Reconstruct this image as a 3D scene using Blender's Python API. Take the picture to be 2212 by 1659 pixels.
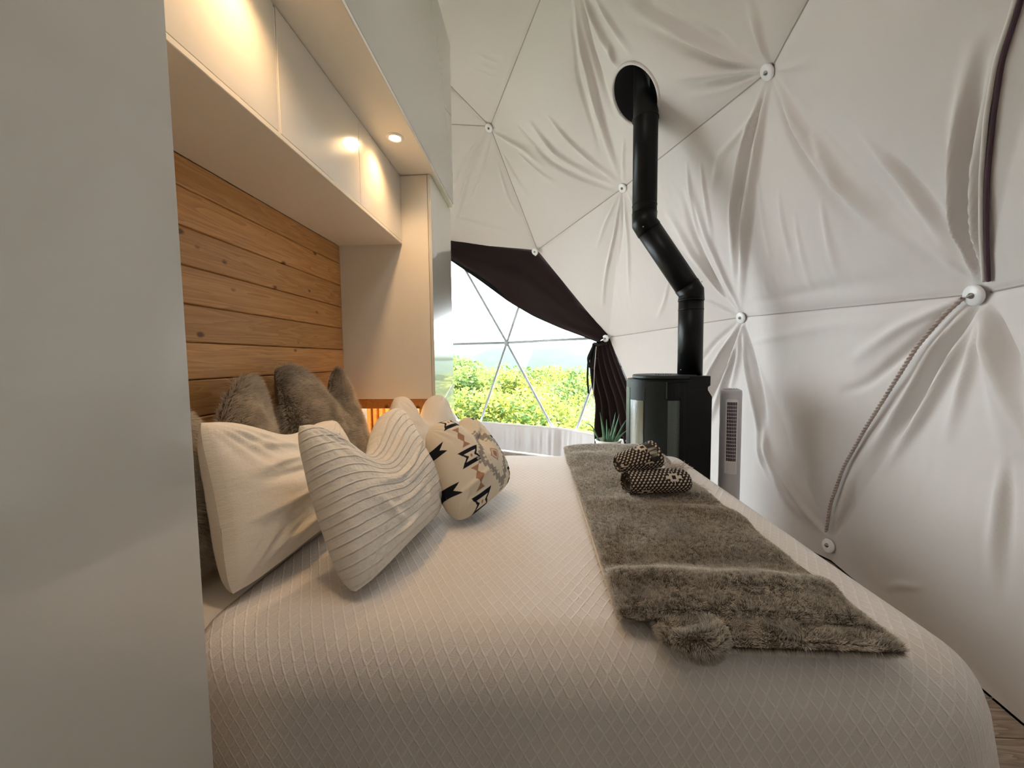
import bpy, bmesh, math, random
import numpy as np
from mathutils import Vector, Matrix, noise as mnoise
from mathutils.bvhtree import BVHTree

for o in list(bpy.data.objects): bpy.data.objects.remove(o)
SC = bpy.context.scene
COL = SC.collection
rng = np.random.default_rng(7); random.seed(7)

# ------------------------------------------------------------------ camera
FPX = 829.69; YAW, PIT, ROL = 0.060954, 0.063207, -0.011396
CAMZ = 1.25
def _axes():
    cy, sy, cp, sp, cr, sr = math.cos(YAW), math.sin(YAW), math.cos(PIT), math.sin(PIT), math.cos(ROL), math.sin(ROL)
    f = np.array([-sy*cp, cy*cp, -sp]); r = np.array([cy, sy, 0.]); u = np.cross(r, f)
    return cr*r+sr*u, -sr*r+cr*u, f
RX, UX, FX = _axes()
CAM = np.array([0, 0, CAMZ])
cam_d = bpy.data.cameras.new('camera'); cam = bpy.data.objects.new('camera', cam_d); COL.objects.link(cam)
cam_d.sensor_width = 36; cam_d.lens = FPX/2212*36; cam_d.clip_start = .02; cam_d.clip_end = 2000
M4 = Matrix.Identity(4)
for i in range(3):
    M4[i][0] = RX[i]; M4[i][1] = UX[i]; M4[i][2] = -FX[i]; M4[i][3] = CAM[i]
cam.matrix_world = M4
SC.camera = cam
def ray(u, v): return FX + RX*(u-1106)/FPX - UX*(v-829.5)/FPX
def px(u, v, x=None, y=None, z=None):          # the world point seen at a pixel, on a plane x=, y= or z=
    d = ray(u, v)
    t = x/d[0] if x is not None else (y/d[1] if y is not None else (z-CAMZ)/d[2])
    return CAM + d*t

# ------------------------------------------------------------------ world, sun, exposure
W = bpy.data.worlds.new('sky'); SC.world = W; W.use_nodes = True
bg = W.node_tree.nodes['Background']; bg.inputs[0].default_value = (.93, .97, 1, 1); bg.inputs[1].default_value = 7.5
sd = bpy.data.lights.new('sun', 'SUN'); sun = bpy.data.objects.new('sun', sd); COL.objects.link(sun)
sd.energy = 7; sd.angle = .03; sd.color = (1, .95, .82)
sun.rotation_euler = Vector((-.8, .12, -.9)).to_track_quat('-Z', 'Y').to_euler()
SC.view_settings.view_transform = 'Standard'; SC.view_settings.look = 'None'
SC.view_settings.exposure = 0.75; SC.view_settings.gamma = 1; SC.view_settings.use_curve_mapping = False
def spot(loc, energy, size=2.5, blend=1., col=(1, .62, .30), rad=.035):
    d = bpy.data.lights.new('downlight_beam', 'SPOT'); o = bpy.data.objects.new('downlight_beam', d); COL.objects.link(o)
    d.energy = energy; d.spot_size = size; d.spot_blend = blend; d.color = col; d.shadow_soft_size = rad
    o.location = loc; return o
ad = bpy.data.lights.new('added_fill_light', 'AREA'); ao = bpy.data.objects.new('added_fill_light', ad); COL.objects.link(ao)  # added fill to lift the interior, no fixture hangs here
ad.shape = 'DISK'; ad.size = 1.2; ad.energy = 9; ad.color = (1, .93, .90)
ao.location = (.35, 1.2, 3.3); ao.rotation_euler = (0, 0, 0)
L1 = px(853, 297, z=2.3316)
spot((L1[0], L1[1], 2.315), 12)
spot((L1[0], 1.0, 2.315), 9)

# ------------------------------------------------------------------ materials
def nt(name):
    m = bpy.data.materials.new(name); m.use_nodes = True
    return m, m.node_tree.nodes, m.node_tree.links, m.node_tree.nodes['Principled BSDF']
def mat(name, col, rough=.6, spec=.5, metal=0, coat=0, coatr=.03, emis=None, es=0, nscale=0, namt=0, bump=0, bscale=200, sheen=0, ior=None, trans=0):
    m, N, L, P = nt(name)
    P.inputs['Base Color'].default_value = (*col, 1); P.inputs['Roughness'].default_value = rough
    P.inputs['Specular IOR Level'].default_value = spec; P.inputs['Metallic'].default_value = metal
    P.inputs['Coat Weight'].default_value = coat; P.inputs['Coat Roughness'].default_value = coatr
    if ior: P.inputs['Coat IOR'].default_value = ior
    if sheen: P.inputs['Sheen Weight'].default_value = sheen
    if emis: P.inputs['Emission Color'].default_value = (*emis, 1); P.inputs['Emission Strength'].default_value = es
    tc = N.new('ShaderNodeTexCoord')
    if namt:
        n = N.new('ShaderNodeTexNoise'); n.inputs['Scale'].default_value = nscale; n.inputs['Detail'].default_value = 4
        L.new(tc.outputs['Object'], n.inputs['Vector'])
        h = N.new('ShaderNodeHueSaturation'); h.inputs['Color'].default_value = (*col, 1)
        r = N.new('ShaderNodeMapRange'); r.inputs[3].default_value = 1-namt; r.inputs[4].default_value = 1+namt
        L.new(n.outputs['Fac'], r.inputs[0]); L.new(r.outputs[0], h.inputs['Value']); L.new(h.outputs[0], P.inputs['Base Color'])
    if bump:
        n = N.new('ShaderNodeTexNoise'); n.inputs['Scale'].default_value = bscale; n.inputs['Detail'].default_value = 3
        L.new(tc.outputs['Object'], n.inputs['Vector'])
        b = N.new('ShaderNodeBump'); b.inputs['Strength'].default_value = bump; b.inputs['Distance'].default_value = .002
        L.new(n.outputs['Fac'], b.inputs['Height']); L.new(b.outputs[0], P.inputs['Normal'])
    return m
def attr_mat(name, rough=.8, bump=0, bscale=400, sheen=0, trans=0):
    m, N, L, P = nt(name)
    a = N.new('ShaderNodeAttribute'); a.attribute_name = 'Col'
    L.new(a.outputs['Color'], P.inputs['Base Color']); P.inputs['Roughness'].default_value = rough
    P.inputs['Specular IOR Level'].default_value = .2
    if sheen: P.inputs['Sheen Weight'].default_value = sheen
    if bump:
        tc = N.new('ShaderNodeTexCoord'); n = N.new('ShaderNodeTexNoise'); n.inputs['Scale'].default_value = bscale
        L.new(tc.outputs['Object'], n.inputs['Vector'])
        b = N.new('ShaderNodeBump'); b.inputs['Strength'].default_value = bump; b.inputs['Distance'].default_value = .002
        L.new(n.outputs['Fac'], b.inputs['Height']); L.new(b.outputs[0], P.inputs['Normal'])
    if trans:
        t = N.new('ShaderNodeBsdfTranslucent'); L.new(a.outputs['Color'], t.inputs[0])
        mx = N.new('ShaderNodeMixShader'); mx.inputs[0].default_value = trans
        out = N['Material Output']; L.new(P.outputs[0], mx.inputs[1]); L.new(t.outputs[0], mx.inputs[2]); L.new(mx.outputs[0], out.inputs[0])
    return m
def M(N, op, a, b=None, L=None):
    n = N.new('ShaderNodeMath'); n.operation = op
    for i, v in enumerate((a, b)):
        if v is None: continue
        if isinstance(v, (int, float)): n.inputs[i].default_value = v
        else: L.new(v, n.inputs[i])
    return n.outputs[0]

GLOSS = mat('gloss_white_lacquer', (.66, .64, .59), .22, .5, coat=1, coatr=.02, ior=1.75)
MELA = mat('cream_melamine', (.80, .75, .66), .45, .4, bump=.05, bscale=300)
EDGE = mat('white_edge_band', (.86, .84, .80), .35)
FABRIC = mat('liner_canvas', (.73, .695, .67), .85, .15, bump=.06, bscale=500, sheen=.1)
CORD = mat('liner_seam_cord', (.42, .38, .35), .8, .2)
DARKCORD = mat('dark_seam', (.10, .06, .08), .8, .2)
ROPE = mat('twisted_rope', (.45, .38, .34), .8, .2, nscale=60, namt=.15)
DISCM = mat('white_plastic', (.9, .9, .9), .3)
STEEL = mat('bolt_steel', (.35, .35, .34), .35, metal=.9)
STRUT = mat('strut_grey_metal', (.55, .63, .69), .4)
BLACK = mat('stove_black_enamel', (.003, .004, .004), .4, .25)
PIPEM = mat('flue_matt_black', (.0025, .003, .003), .38, .22)
GREENBLK = mat('stove_grey_green_edge', (.014, .020, .019), .45, .3)
CURT = mat('dark_brown_curtain', (.020, .012, .012), .9, .1, sheen=.15, bump=.1, bscale=300)
CURTG = mat('dark_green_binding', (.012, .016, .015), .7, .2)
PLASTIC = mat('fan_grey_plastic', (.66, .65, .68), .4)
PLASTICW = mat('fan_white_plastic', (.86, .85, .86), .4)
FANDARK = mat('fan_dark_inside', (.05, .03, .05), .6)
MATT = mat('white_cotton_sheet', (.86, .80, .72), .9, .1, bump=.1, bscale=400)
POT = mat('white_ceramic', (.8, .78, .74), .3)
STOOLM = mat('pine_stool', (.5, .3, .13), .5)
LEAF = None

def wood_mat(name, c1, c2, axis_scale, knots=True, rough=.35):
    m, N, L, P = nt(name)
    tc = N.new('ShaderNodeTexCoord'); oi = N.new('ShaderNodeObjectInfo')
    add = N.new('ShaderNodeVectorMath'); add.operation = 'ADD'
    sc = N.new('ShaderNodeVectorMath'); sc.operation = 'SCALE'; sc.inputs['Scale'].default_value = 13.
    cmb = N.new('ShaderNodeCombineXYZ'); L.new(oi.outputs['Random'], cmb.inputs[0]); L.new(oi.outputs['Random'], cmb.inputs[1]); L.new(oi.outputs['Random'], cmb.inputs[2])
    L.new(cmb.outputs[0], sc.inputs[0]); L.new(tc.outputs['Object'], add.inputs[0]); L.new(sc.outputs[0], add.inputs[1])
    mp = N.new('ShaderNodeMapping'); mp.inputs['Scale'].default_value = axis_scale; L.new(add.outputs[0], mp.inputs[0])
    n1 = N.new('ShaderNodeTexNoise'); n1.inputs['Scale'].default_value = 1.3; n1.inputs['Detail'].default_value = 2; n1.inputs['Distortion'].default_value = .6
    L.new(mp.outputs[0], n1.inputs['Vector'])
    rings = M(N, 'FRACT', M(N, 'MULTIPLY', n1.outputs['Fac'], 9., L), None, L)
    n2 = N.new('ShaderNodeTexNoise'); n2.inputs['Scale'].default_value = 14; n2.inputs['Detail'].default_value = 5
    L.new(mp.outputs[0], n2.inputs['Vector'])
    f = M(N, 'ADD', M(N, 'MULTIPLY', rings, .45, L), M(N, 'MULTIPLY', n2.outputs['Fac'], .6, L), L)
    cr = N.new('ShaderNodeValToRGB'); cr.color_ramp.elements[0].position = .2; cr.color_ramp.elements[1].position = .85
    cr.color_ramp.elements[0].color = (*c1, 1); cr.color_ramp.elements[1].color = (*c2, 1)
    L.new(f, cr.inputs[0]); col = cr.outputs[0]
    tint = N.new('ShaderNodeHueSaturation'); L.new(col, tint.inputs['Color'])
    mr = N.new('ShaderNodeMapRange'); mr.inputs[3].default_value = .85; mr.inputs[4].default_value = 1.15
    L.new(oi.outputs['Random'], mr.inputs[0]); L.new(mr.outputs[0], tint.inputs['Value']); col = tint.outputs[0]
    if knots:
        v = N.new('ShaderNodeTexVoronoi'); v.inputs['Scale'].default_value = 1.0; v.inputs['Randomness'].default_value = .9
        mp2 = N.new('ShaderNodeMapping'); mp2.inputs['Scale'].default_value = knots; L.new(add.outputs[0], mp2.inputs[0])
        n3 = N.new('ShaderNodeTexNoise'); n3.inputs['Scale'].default_value = 12; L.new(mp2.outputs[0], n3.inputs['Vector'])
        mixv = N.new('ShaderNodeVectorMath'); mixv.operation = 'MULTIPLY_ADD'; mixv.inputs[1].default_value = (.06, .06, .06)
        L.new(n3.outputs['Color'], mixv.inputs[0]); L.new(mp2.outputs[0], mixv.inputs[2]); L.new(mixv.outputs[0], v.inputs['Vector'])
        k = N.new('ShaderNodeMapRange'); k.inputs[1].default_value = .07; k.inputs[2].default_value = .13; k.inputs[3].default_value = 1; k.inputs[4].default_value = 0
        L.new(v.outputs['Distance'], k.inputs[0])
        mx = N.new('ShaderNodeMix'); mx.data_type = 'RGBA'; L.new(k.outputs[0], mx.inputs[0]); L.new(col, mx.inputs[6]); mx.inputs[7].default_value = (c1[0]*.28, c1[1]*.22, c1[2]*.2, 1)
        col = mx.outputs[2]
    L.new(col, P.inputs['Base Color']); P.inputs['Roughness'].default_value = rough
    b = N.new('ShaderNodeBump'); b.inputs['Strength'].default_value = .15; b.inputs['Distance'].default_value = .001
    L.new(n2.outputs['Fac'], b.inputs['Height']); L.new(b.outputs[0], P.inputs['Normal'])
    return m
PINE = wood_mat('knotty_pine', (.44, .215, .07), (.64, .36, .14), (14, .8, 14), knots=(9, 6.5, 10))
PINED = wood_mat('pine_shelf', (.33, .13, .03), (.52, .24, .07), (14, 1.2, 14), knots=(6, 4, 7))
FLOORM = wood_mat('grey_brown_vinyl_plank', (.22, .155, .11), (.52, .43, .35), (1.2, 16, 16), knots=None, rough=.4)

def glass_mat():
    m, N, L, P = nt('clear_vinyl')
    t = N.new('ShaderNodeBsdfTransparent'); t.inputs[0].default_value = (.97, .99, .99, 1)
    g = N.new('ShaderNodeBsdfGlossy'); g.inputs['Roughness'].default_value = .03
    f = N.new('ShaderNodeFresnel'); f.inputs[0].default_value = 1.25
    mx = N.new('ShaderNodeMixShader'); L.new(f.outputs[0], mx.inputs[0]); L.new(t.outputs[0], mx.inputs[1]); L.new(g.outputs[0], mx.inputs[2])
    L.new(mx.outputs[0], N['Material Output'].inputs[0]); return m
VINYL = glass_mat()

def coverlet_mat():
    m, N, L, P = nt('white_scallop_weave')
    uv = N.new('ShaderNodeUVMap'); uv.uv_map = 'UVMap'
    nz = N.new('ShaderNodeTexNoise'); nz.inputs['Scale'].default_value = 22; nz.inputs['Detail'].default_value = 2; L.new(uv.outputs[0], nz.inputs['Vector'])
    ma = N.new('ShaderNodeVectorMath'); ma.operation = 'MULTIPLY_ADD'; ma.inputs[1].default_value = (.006, .006, 0)
    L.new(nz.outputs['Color'], ma.inputs[0]); L.new(uv.outputs[0], ma.inputs[2])
    sp = N.new('ShaderNodeSeparateXYZ'); L.new(ma.outputs[0], sp.inputs[0])
    a = M(N, 'MULTIPLY', sp.outputs[0], 36., L); b = M(N, 'MULTIPLY', sp.outputs[1], 44., L)
    row = M(N, 'FLOOR', b, None, L)
    par = M(N, 'MULTIPLY', M(N, 'FRACT', M(N, 'MULTIPLY', row, .5, L), None, L), 1., L)
    # fish-scale arcs: distance to the scale centre in this row
    fx = M(N, 'SUBTRACT', M(N, 'FRACT', M(N, 'ADD', a, par, L), None, L), .5, L)
    fy = M(N, 'FRACT', b, None, L)
    arc = M(N, 'SUBTRACT', M(N, 'POWER', M(N, 'MAXIMUM', M(N, 'SUBTRACT', 1., M(N, 'MULTIPLY', M(N, 'ABSOLUTE', fx, None, L), 2., L), L), 0., L), .75, L), M(N, 'SUBTRACT', 1., fy, L), L)
    d = M(N, 'ABSOLUTE', arc, None, L)
    ridge = N.new('ShaderNodeMapRange'); ridge.interpolation_type = 'SMOOTHSTEP'
    ridge.inputs[1].default_value = .0; ridge.inputs[2].default_value = .30; ridge.inputs[3].default_value = 1; ridge.inputs[4].default_value = 0
    L.new(d, ridge.inputs[0])
    n2 = N.new('ShaderNodeTexNoise'); n2.inputs['Scale'].default_value = 330; n2.inputs['Detail'].default_value = 3; L.new(uv.outputs[0], n2.inputs['Vector'])
    h = M(N, 'ADD', ridge.outputs[0], M(N, 'MULTIPLY', n2.outputs['Fac'], .9, L), L)
    bp = N.new('ShaderNodeBump'); bp.inputs['Strength'].default_value = .6; bp.inputs['Distance'].default_value = .0022
    L.new(h, bp.inputs['Height']); L.new(bp.outputs[0], P.inputs['Normal'])
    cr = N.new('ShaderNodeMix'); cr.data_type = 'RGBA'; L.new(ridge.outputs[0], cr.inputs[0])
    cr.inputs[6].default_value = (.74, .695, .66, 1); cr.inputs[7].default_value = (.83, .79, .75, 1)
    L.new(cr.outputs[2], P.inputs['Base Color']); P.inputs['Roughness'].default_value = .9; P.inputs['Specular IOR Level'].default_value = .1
    return m
COVER = coverlet_mat()

def linen_mat(name, col, waffle=False):
    m, N, L, P = nt(name)
    uv = N.new('ShaderNodeUVMap'); uv.uv_map = 'UVMap'
    n = N.new('ShaderNodeTexNoise'); n.inputs['Scale'].default_value = 9 if waffle else 5; n.inputs['Detail'].default_value = 6; n.inputs['Roughness'].default_value = .62
    L.new(uv.outputs[0], n.inputs['Vector']); h = M(N, 'MULTIPLY', n.outputs['Fac'], 1.2 if waffle else .7, L)
    if waffle:
        sp = N.new('ShaderNodeSeparateXYZ'); L.new(uv.outputs[0], sp.inputs[0])
        y = M(N, 'FRACT', M(N, 'ADD', M(N, 'MULTIPLY', sp.outputs[1], 17., L), M(N, 'MULTIPLY', n.outputs['Fac'], .35, L), L), None, L)
        y = M(N, 'ABSOLUTE', M(N, 'SUBTRACT', y, .5, L), None, L)
        tk = N.new('ShaderNodeMapRange'); tk.interpolation_type = 'SMOOTHSTEP'; tk.inputs[1].default_value = 0; tk.inputs[2].default_value = .16; tk.inputs[3].default_value = 1; tk.inputs[4].default_value = 0
        L.new(y, tk.inputs[0])
        v = N.new('ShaderNodeTexVoronoi'); v.inputs['Scale'].default_value = 1; mp = N.new('ShaderNodeMapping'); mp.inputs['Scale'].default_value = (42, 26, 1)
        L.new(uv.outputs[0], mp.inputs[0]); L.new(mp.outputs[0], v.inputs['Vector'])
        h = M(N, 'ADD', M(N, 'ADD', h, M(N, 'MULTIPLY', tk.outputs[0], .35, L), L), M(N, 'MULTIPLY', v.outputs['Distance'], .25, L), L)
    n2 = N.new('ShaderNodeTexNoise'); n2.inputs['Scale'].default_value = 260; L.new(uv.outputs[0], n2.inputs['Vector'])
    h = M(N, 'ADD', h, M(N, 'MULTIPLY', n2.outputs['Fac'], .06, L), L)
    bp = N.new('ShaderNodeBump'); bp.inputs['Strength'].default_value = .85; bp.inputs['Distance'].default_value = .013
    L.new(h, bp.inputs['Height']); L.new(bp.outputs[0], P.inputs['Normal'])
    P.inputs['Base Color'].default_value = (*col, 1); P.inputs['Roughness'].default_value = .9; P.inputs['Specular IOR Level'].default_value = .1
    return m
LINEN = linen_mat('plain_white_pillowcase', (.84, .78, .69))
WAFFLE = linen_mat('crinkled_white_pillowcase', (.80, .77, .71), True)
FUR = attr_mat('grey_faux_fur', .75, trans=.3)
FURB = mat('fur_backing', (.20, .165, .13), .95, .1)
SHERPA = attr_mat('taupe_sherpa_pile', .85, trans=.3)
SHERPB = mat('sherpa_backing', (.26, .21, .165), .95, .1)
PRINT = attr_mat('printed_cotton', .85, bump=.15)
BLANK = attr_mat('woven_brown_cream', .9, bump=.4, bscale=500)

# ------------------------------------------------------------------ object helpers
def npmesh(name, V, F, m=None, parent=None, smooth=True, uv=None, col=None):
    V = np.asarray(V, np.float32); me = bpy.data.meshes.new(name)
    F = np.asarray(F, np.int32) if not isinstance(F, list) else F
    if isinstance(F, np.ndarray):
        k = F.shape[1]; me.vertices.add(len(V)); me.vertices.foreach_set('co', V.ravel())
        me.loops.add(F.size); me.loops.foreach_set('vertex_index', F.ravel())
        me.polygons.add(len(F)); me.polygons.foreach_set('loop_start', np.arange(0, F.size, k, dtype=np.int32)); me.polygons.foreach_set('loop_total', np.full(len(F), k, np.int32))
        li = F.ravel()
        if uv is not None:
            l = me.uv_layers.new(name='UVMap'); l.data.foreach_set('uv', np.asarray(uv, np.float32)[li].ravel())
    else: me.from_pydata([tuple(v) for v in V.tolist()], [], F)
    me.update(calc_edges=True); me.validate()
    if col is not None:
        c = me.color_attributes.new('Col', 'FLOAT_COLOR', 'POINT'); cc = np.ones((len(V), 4), np.float32); cc[:, :3] = col; c.data.foreach_set('color', cc.ravel())
    if smooth: me.polygons.foreach_set('use_smooth', np.ones(len(me.polygons), bool))
    if m: me.materials.append(m)
    return link(name, me, parent)
def link(name, me, parent=None):
    o = bpy.data.objects.new(name, me); COL.objects.link(o)
    if parent: o.parent = parent; o.matrix_parent_inverse = Matrix.Translation(-parent.location)
    return o
def tag(o, label=None, cat=None, group=None, kind=None):
    for k, v in (('label', label), ('category', cat), ('group', group), ('kind', kind)):
        if v: o[k] = v
    return o
def thing(name, label, cat, loc=(0, 0, 0), group=None):
    o = bpy.data.objects.new(name, None); COL.objects.link(o); o.location = loc; o.empty_display_size = .1
    return tag(o, label, cat, group)
def box(name, a, b, m, parent=None, bev=.002):
    bm = bmesh.new(); bmesh.ops.create_cube(bm, size=1)
    a, b = np.minimum(a, b), np.maximum(a, b)
    for v in bm.verts: v.co = Vector([(a[i]+b[i])/2 + v.co[i]*(b[i]-a[i]) for i in range(3)])
    if bev: bmesh.ops.bevel(bm, geom=bm.edges[:], offset=min(bev, min(b-a)*.3), segments=1, affect='EDGES')
    me = bpy.data.meshes.new(name); bm.to_mesh(me); bm.free(); me.materials.append(m)
    return link(name, me, parent)
def frame_at(P):
    P = np.asarray(P, float); T = np.gradient(P, axis=0); T /= np.linalg.norm(T, axis=1)[:, None]+1e-9
    up = np.array([0, 0, 1.]) if abs(T[0][2]) < .9 else np.array([1., 0, 0]); N0 = np.cross(T[0], up); N0 /= np.linalg.norm(N0)
    Ns = [N0]
    for i in range(1, len(P)):
        n = Ns[-1]-T[i]*(Ns[-1]@T[i]); Ns.append(n/np.linalg.norm(n))
    Ns = np.array(Ns); return T, Ns, np.cross(T, Ns)
def tube_geo(P, r, k=8, cap=True):
    P = np.asarray(P, float); n = len(P); r = np.broadcast_to(np.asarray(r, float), (n,)); T, A, B = frame_at(P)
    th = np.linspace(0, 2*np.pi, k, endpoint=False)
    V = (P[:, None]+r[:, None, None]*(np.cos(th)[None, :, None]*A[:, None]+np.sin(th)[None, :, None]*B[:, None])).reshape(-1, 3)
    F = [(i*k+j, i*k+(j+1) % k, (i+1)*k+(j+1) % k, (i+1)*k+j) for i in range(n-1) for j in range(k)]
    if cap: F += [tuple(range(k))[::-1], tuple((n-1)*k+j for j in range(k))]
    return V, F
def merge(gs):
    V = []; F = []; o = 0
    for v, f in gs: V.append(np.asarray(v)); F += [tuple(i+o for i in q) for q in f]; o += len(v)
    return np.vstack(V), F
def tube(name, P, r, m, parent=None, k=8): V, F = tube_geo(P, r, k); return npmesh(name, V, F, m, parent)
def lathe_geo(prof, cx, cy, k=40, a0=0, a1=2*np.pi, sx=1, sy=1):
    full = abs(a1-a0-2*np.pi) < 1e-6; th = np.linspace(a0, a1, k, endpoint=not full); V = []; F = []
    for (r, z) in prof: V += [(cx+sx*r*np.cos(t), cy+sy*r*np.sin(t), z) for t in th]
    n = len(prof)
    for i in range(n-1):
        for j in range(k if full else k-1): F.append((i*k+j, i*k+(j+1) % k, (i+1)*k+(j+1) % k, (i+1)*k+j))
    return np.array(V), F
def spline(P, n):
    P = np.asarray(P, float); t = np.concatenate([[0], np.cumsum(np.linalg.norm(np.diff(P, axis=0), axis=1))]); t /= t[-1]
    s = np.linspace(0, 1, n); Q = np.stack([np.interp(s, t, P[:, i]) for i in range(P.shape[1])], 1)
    for _ in range(max(1, n//10)): Q[1:-1] = .25*Q[:-2]+.5*Q[1:-1]+.25*Q[2:]
    return Q
def grid_faces(nu, nv, close_u=False):
    i, j = np.meshgrid(np.arange(nu if close_u else nu-1), np.arange(nv-1), indexing='ij'); i2 = (i+1) % nu
    return np.stack([i*nv+j, i2*nv+j, i2*nv+j+1, i*nv+j+1], -1).reshape(-1, 4)
def vnoise(P, scale, seed=0):                   # cheap smooth value noise on arrays, about -1..1
    P = np.asarray(P, float)*scale+seed*17.13; I = np.floor(P).astype(np.int64); f = P-I; f = f*f*(3-2*f); out = 0
    D = P.shape[-1]
    for c in range(2**D):
        w = 1; h = np.zeros(P.shape[:-1], np.int64)
        for d in range(D):
            b = (c >> d) & 1; w = w*(f[..., d] if b else 1-f[..., d]); h = h*1664525+(I[..., d]+b)*[73856093, 19349663, 83492791][d]+1013904223
            h ^= (h >> 13)
        h = (h*2654435761) & 0xffffffff; out = out+w*(((h ^ (h >> 15)) & 0xffff)/32767.5-1)
    return out

# ------------------------------------------------------------------ dome liner
CEN = np.array([-1.75, 2.1, .75]); RAD = 3.6
def sph(u, v):
    d = ray(u, v); o = CAM-CEN; b = d@o; a = d@d; t = (-b+math.sqrt(b*b-a*(o@o-RAD**2)))/a; return CAM+d*t
def pol(az, z):
    r = math.sqrt(RAD**2-(z-CEN[2])**2); return np.array([CEN[0]+r*math.cos(math.radians(az)), CEN[1]+r*math.sin(math.radians(az)), z])
ND = {}
for k, q in dict(A=(2118, 635), B=(1605, 685), C=(1315, 729), D=(1095, 740), E=(1797, 1171), F=(1665, 150), G=(1348, 404), H=(1161, 540), I=(1058, 274), L=(1210, -110), M=(972, 524), O=(850, 262)).items(): ND[k] = sph(*q)
for i in range(1, 15): ND['b%d' % i] = pol(4.4+24*i, .02)
ND['E'][2] = .10
for i, a in enumerate([92, 116, 140, 164, 188, 212, 236, 260, 284, 308, 329.5]): ND['r%d' % i] = pol(a, 1.48)
for i, a in enumerate([104, 131, 158, 185, 212, 240, 268, 297, 331]): ND['s%d' % i] = pol(a, 2.7)
for i, a in enumerate([135, 180, 225, 270, 327]): ND['t%d' % i] = pol(a, 3.6)
ND['top'] = CEN+np.array([0, 0, RAD]); ND['N'] = sph(850, 60)
names = list(ND); NP = np.array([ND[k] for k in names])
bm = bmesh.new()
for p in NP: bm.verts.new(p)
bm.verts.ensure_lookup_table(); bmesh.ops.convex_hull(bm, input=bm.verts[:]); bm.verts.ensure_lookup_table()
TR = []
for f in bm.faces:
    ids = [names[min(range(len(NP)), key=lambda i: np.linalg.norm(NP[i]-np.array(v.co)))] for v in f.verts]
    if all(k == 'E' or k[0] == 'b' for k in ids): continue
    TR.append(ids)
bm.free()

def is_win(t): return bool(set(t) & {'D', 'r0', 'r1', 'r2'}) or set(t) == {'C', 'b1', 'b2'}
WINT = [t for t in TR if is_win(t)]; FABT = [t for t in TR if not is_win(t)]
# base flat shell for casting rays
bv = BVHTree.FromPolygons([tuple(p) for p in NP], [tuple(names.index(k) for k in t) for t in TR])
def cast(u, v):
    d = Vector(ray(u, v)).normalized(); h = bv.ray_cast(Vector(CAM), d)
    return np.array(h[0]) if h[0] else sph(u, v)
CR = []   # (points, amplitude, width)
def cr(a, w, *pts): CR.append((spline([cast(*p) for p in pts], 14), a*.0018, w*.00095))
cr(14, 16, (1066, 285), (1130, 320), (1180, 365)); cr(22, 20, (1150, 265), (1200, 330), (1270, 372), (1342, 402)); cr(-16, 16, (1120, 270), (1180, 345), (1260, 385), (1335, 405))
cr(16, 16, (1190, 250), (1240, 310), (1300, 365), (1345, 400)); cr(10, 14, (1085, 330), (1120, 390), (1150, 430)); cr(8, 12, (1075, 350), (1100, 430), (1125, 470)); cr(9, 10, (1120, 330), (1180, 380), (1210, 395))
cr(12, 15, (1050, 285), (1010, 380), (980, 480)); cr(-8, 12, (1045, 285), (1000, 350), (978, 420)); cr(8, 12, (1060, 290), (1040, 380), (1000, 470))
cr(22, 20, (1240, -20), (1255, 90), (1290, 230), (1320, 330), (1345, 395)); cr(-24, 18, (1252, -20), (1275, 90), (1305, 190), (1330, 250)); cr(20, 18, (1262, -10), (1300, 70), (1340, 140)); cr(-10, 14, (1236, 40), (1250, 160), (1300, 330))
cr(12, 14, (1290, 0), (1330, 60), (1370, 120)); cr(12, 14, (1320, 90), (1330, 130), (1345, 145)); cr(10, 12, (1350, 300), (1348, 350), (1348, 395))
cr(22, 24, (1655, 143), (1560, 115), (1450, 60), (1350, 0)); cr(-18, 22, (1650, 148), (1560, 135), (1470, 95), (1400, 50)); cr(20, 20, (1650, 152), (1560, 152), (1450, 165)); cr(-16, 16, (1650, 158), (1560, 170), (1480, 178)); cr(16, 18, (1650, 162), (1570, 190), (1490, 205))
cr(16, 18, (1540, 60), (1460, 20), (1400, -10)); cr(-10, 15, (1580, 90), (1500, 40), (1420, 0))
cr(24, 20, (1662, 165), (1640, 300), (1610, 480), (1603, 670)); cr(-20, 16, (1660, 170), (1620, 300), (1595, 450), (1598, 600)); cr(20, 16, (1658, 170), (1605, 310), (1585, 450), (1590, 620)); cr(12, 18, (1640, 240), (1560, 330), (1540, 420))
cr(20, 22, (1675, 170), (1730, 280), (1810, 390), (1900, 480), (2010, 560)); cr(-14, 18, (1672, 180), (1720, 310), (1790, 410), (1880, 500)); cr(12, 18, (1760, 290), (1830, 400), (1900, 450)); cr(14, 22, (1870, 290), (1950, 380), (2020, 480), (2090, 590)); cr(-10, 20, (1930, 330), (2010, 430), (2095, 560))
cr(14, 16, (1664, 140), (1640, 60), (1622, -10)); cr(8, 10, (1680, 150), (1740, 135), (1760, 130))
cr(22, 18, (2110, 600), (2070, 470), (2085, 260), (2130, 60)); cr(-20, 16, (2118, 600), (2090, 470), (2105, 280), (2150, 60)); cr(16, 14, (2125, 600), (2110, 450), (2120, 300), (2165, 80)); cr(12, 24, (2100, 605), (2010, 520), (1930, 450))
cr(26, 20, (2100, 660), (2030, 750), (1960, 880), (1860, 1010)); cr(-22, 18, (2112, 668), (2050, 760), (1990, 870), (1930, 950)); cr(22, 18, (2120, 672), (2070, 770), (2000, 900), (1900, 1030)); cr(-16, 16, (2075, 650), (1970, 750), (1880, 830), (1820, 850)); cr(12, 20, (2080, 645), (1960, 700), (1840, 780))
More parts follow.
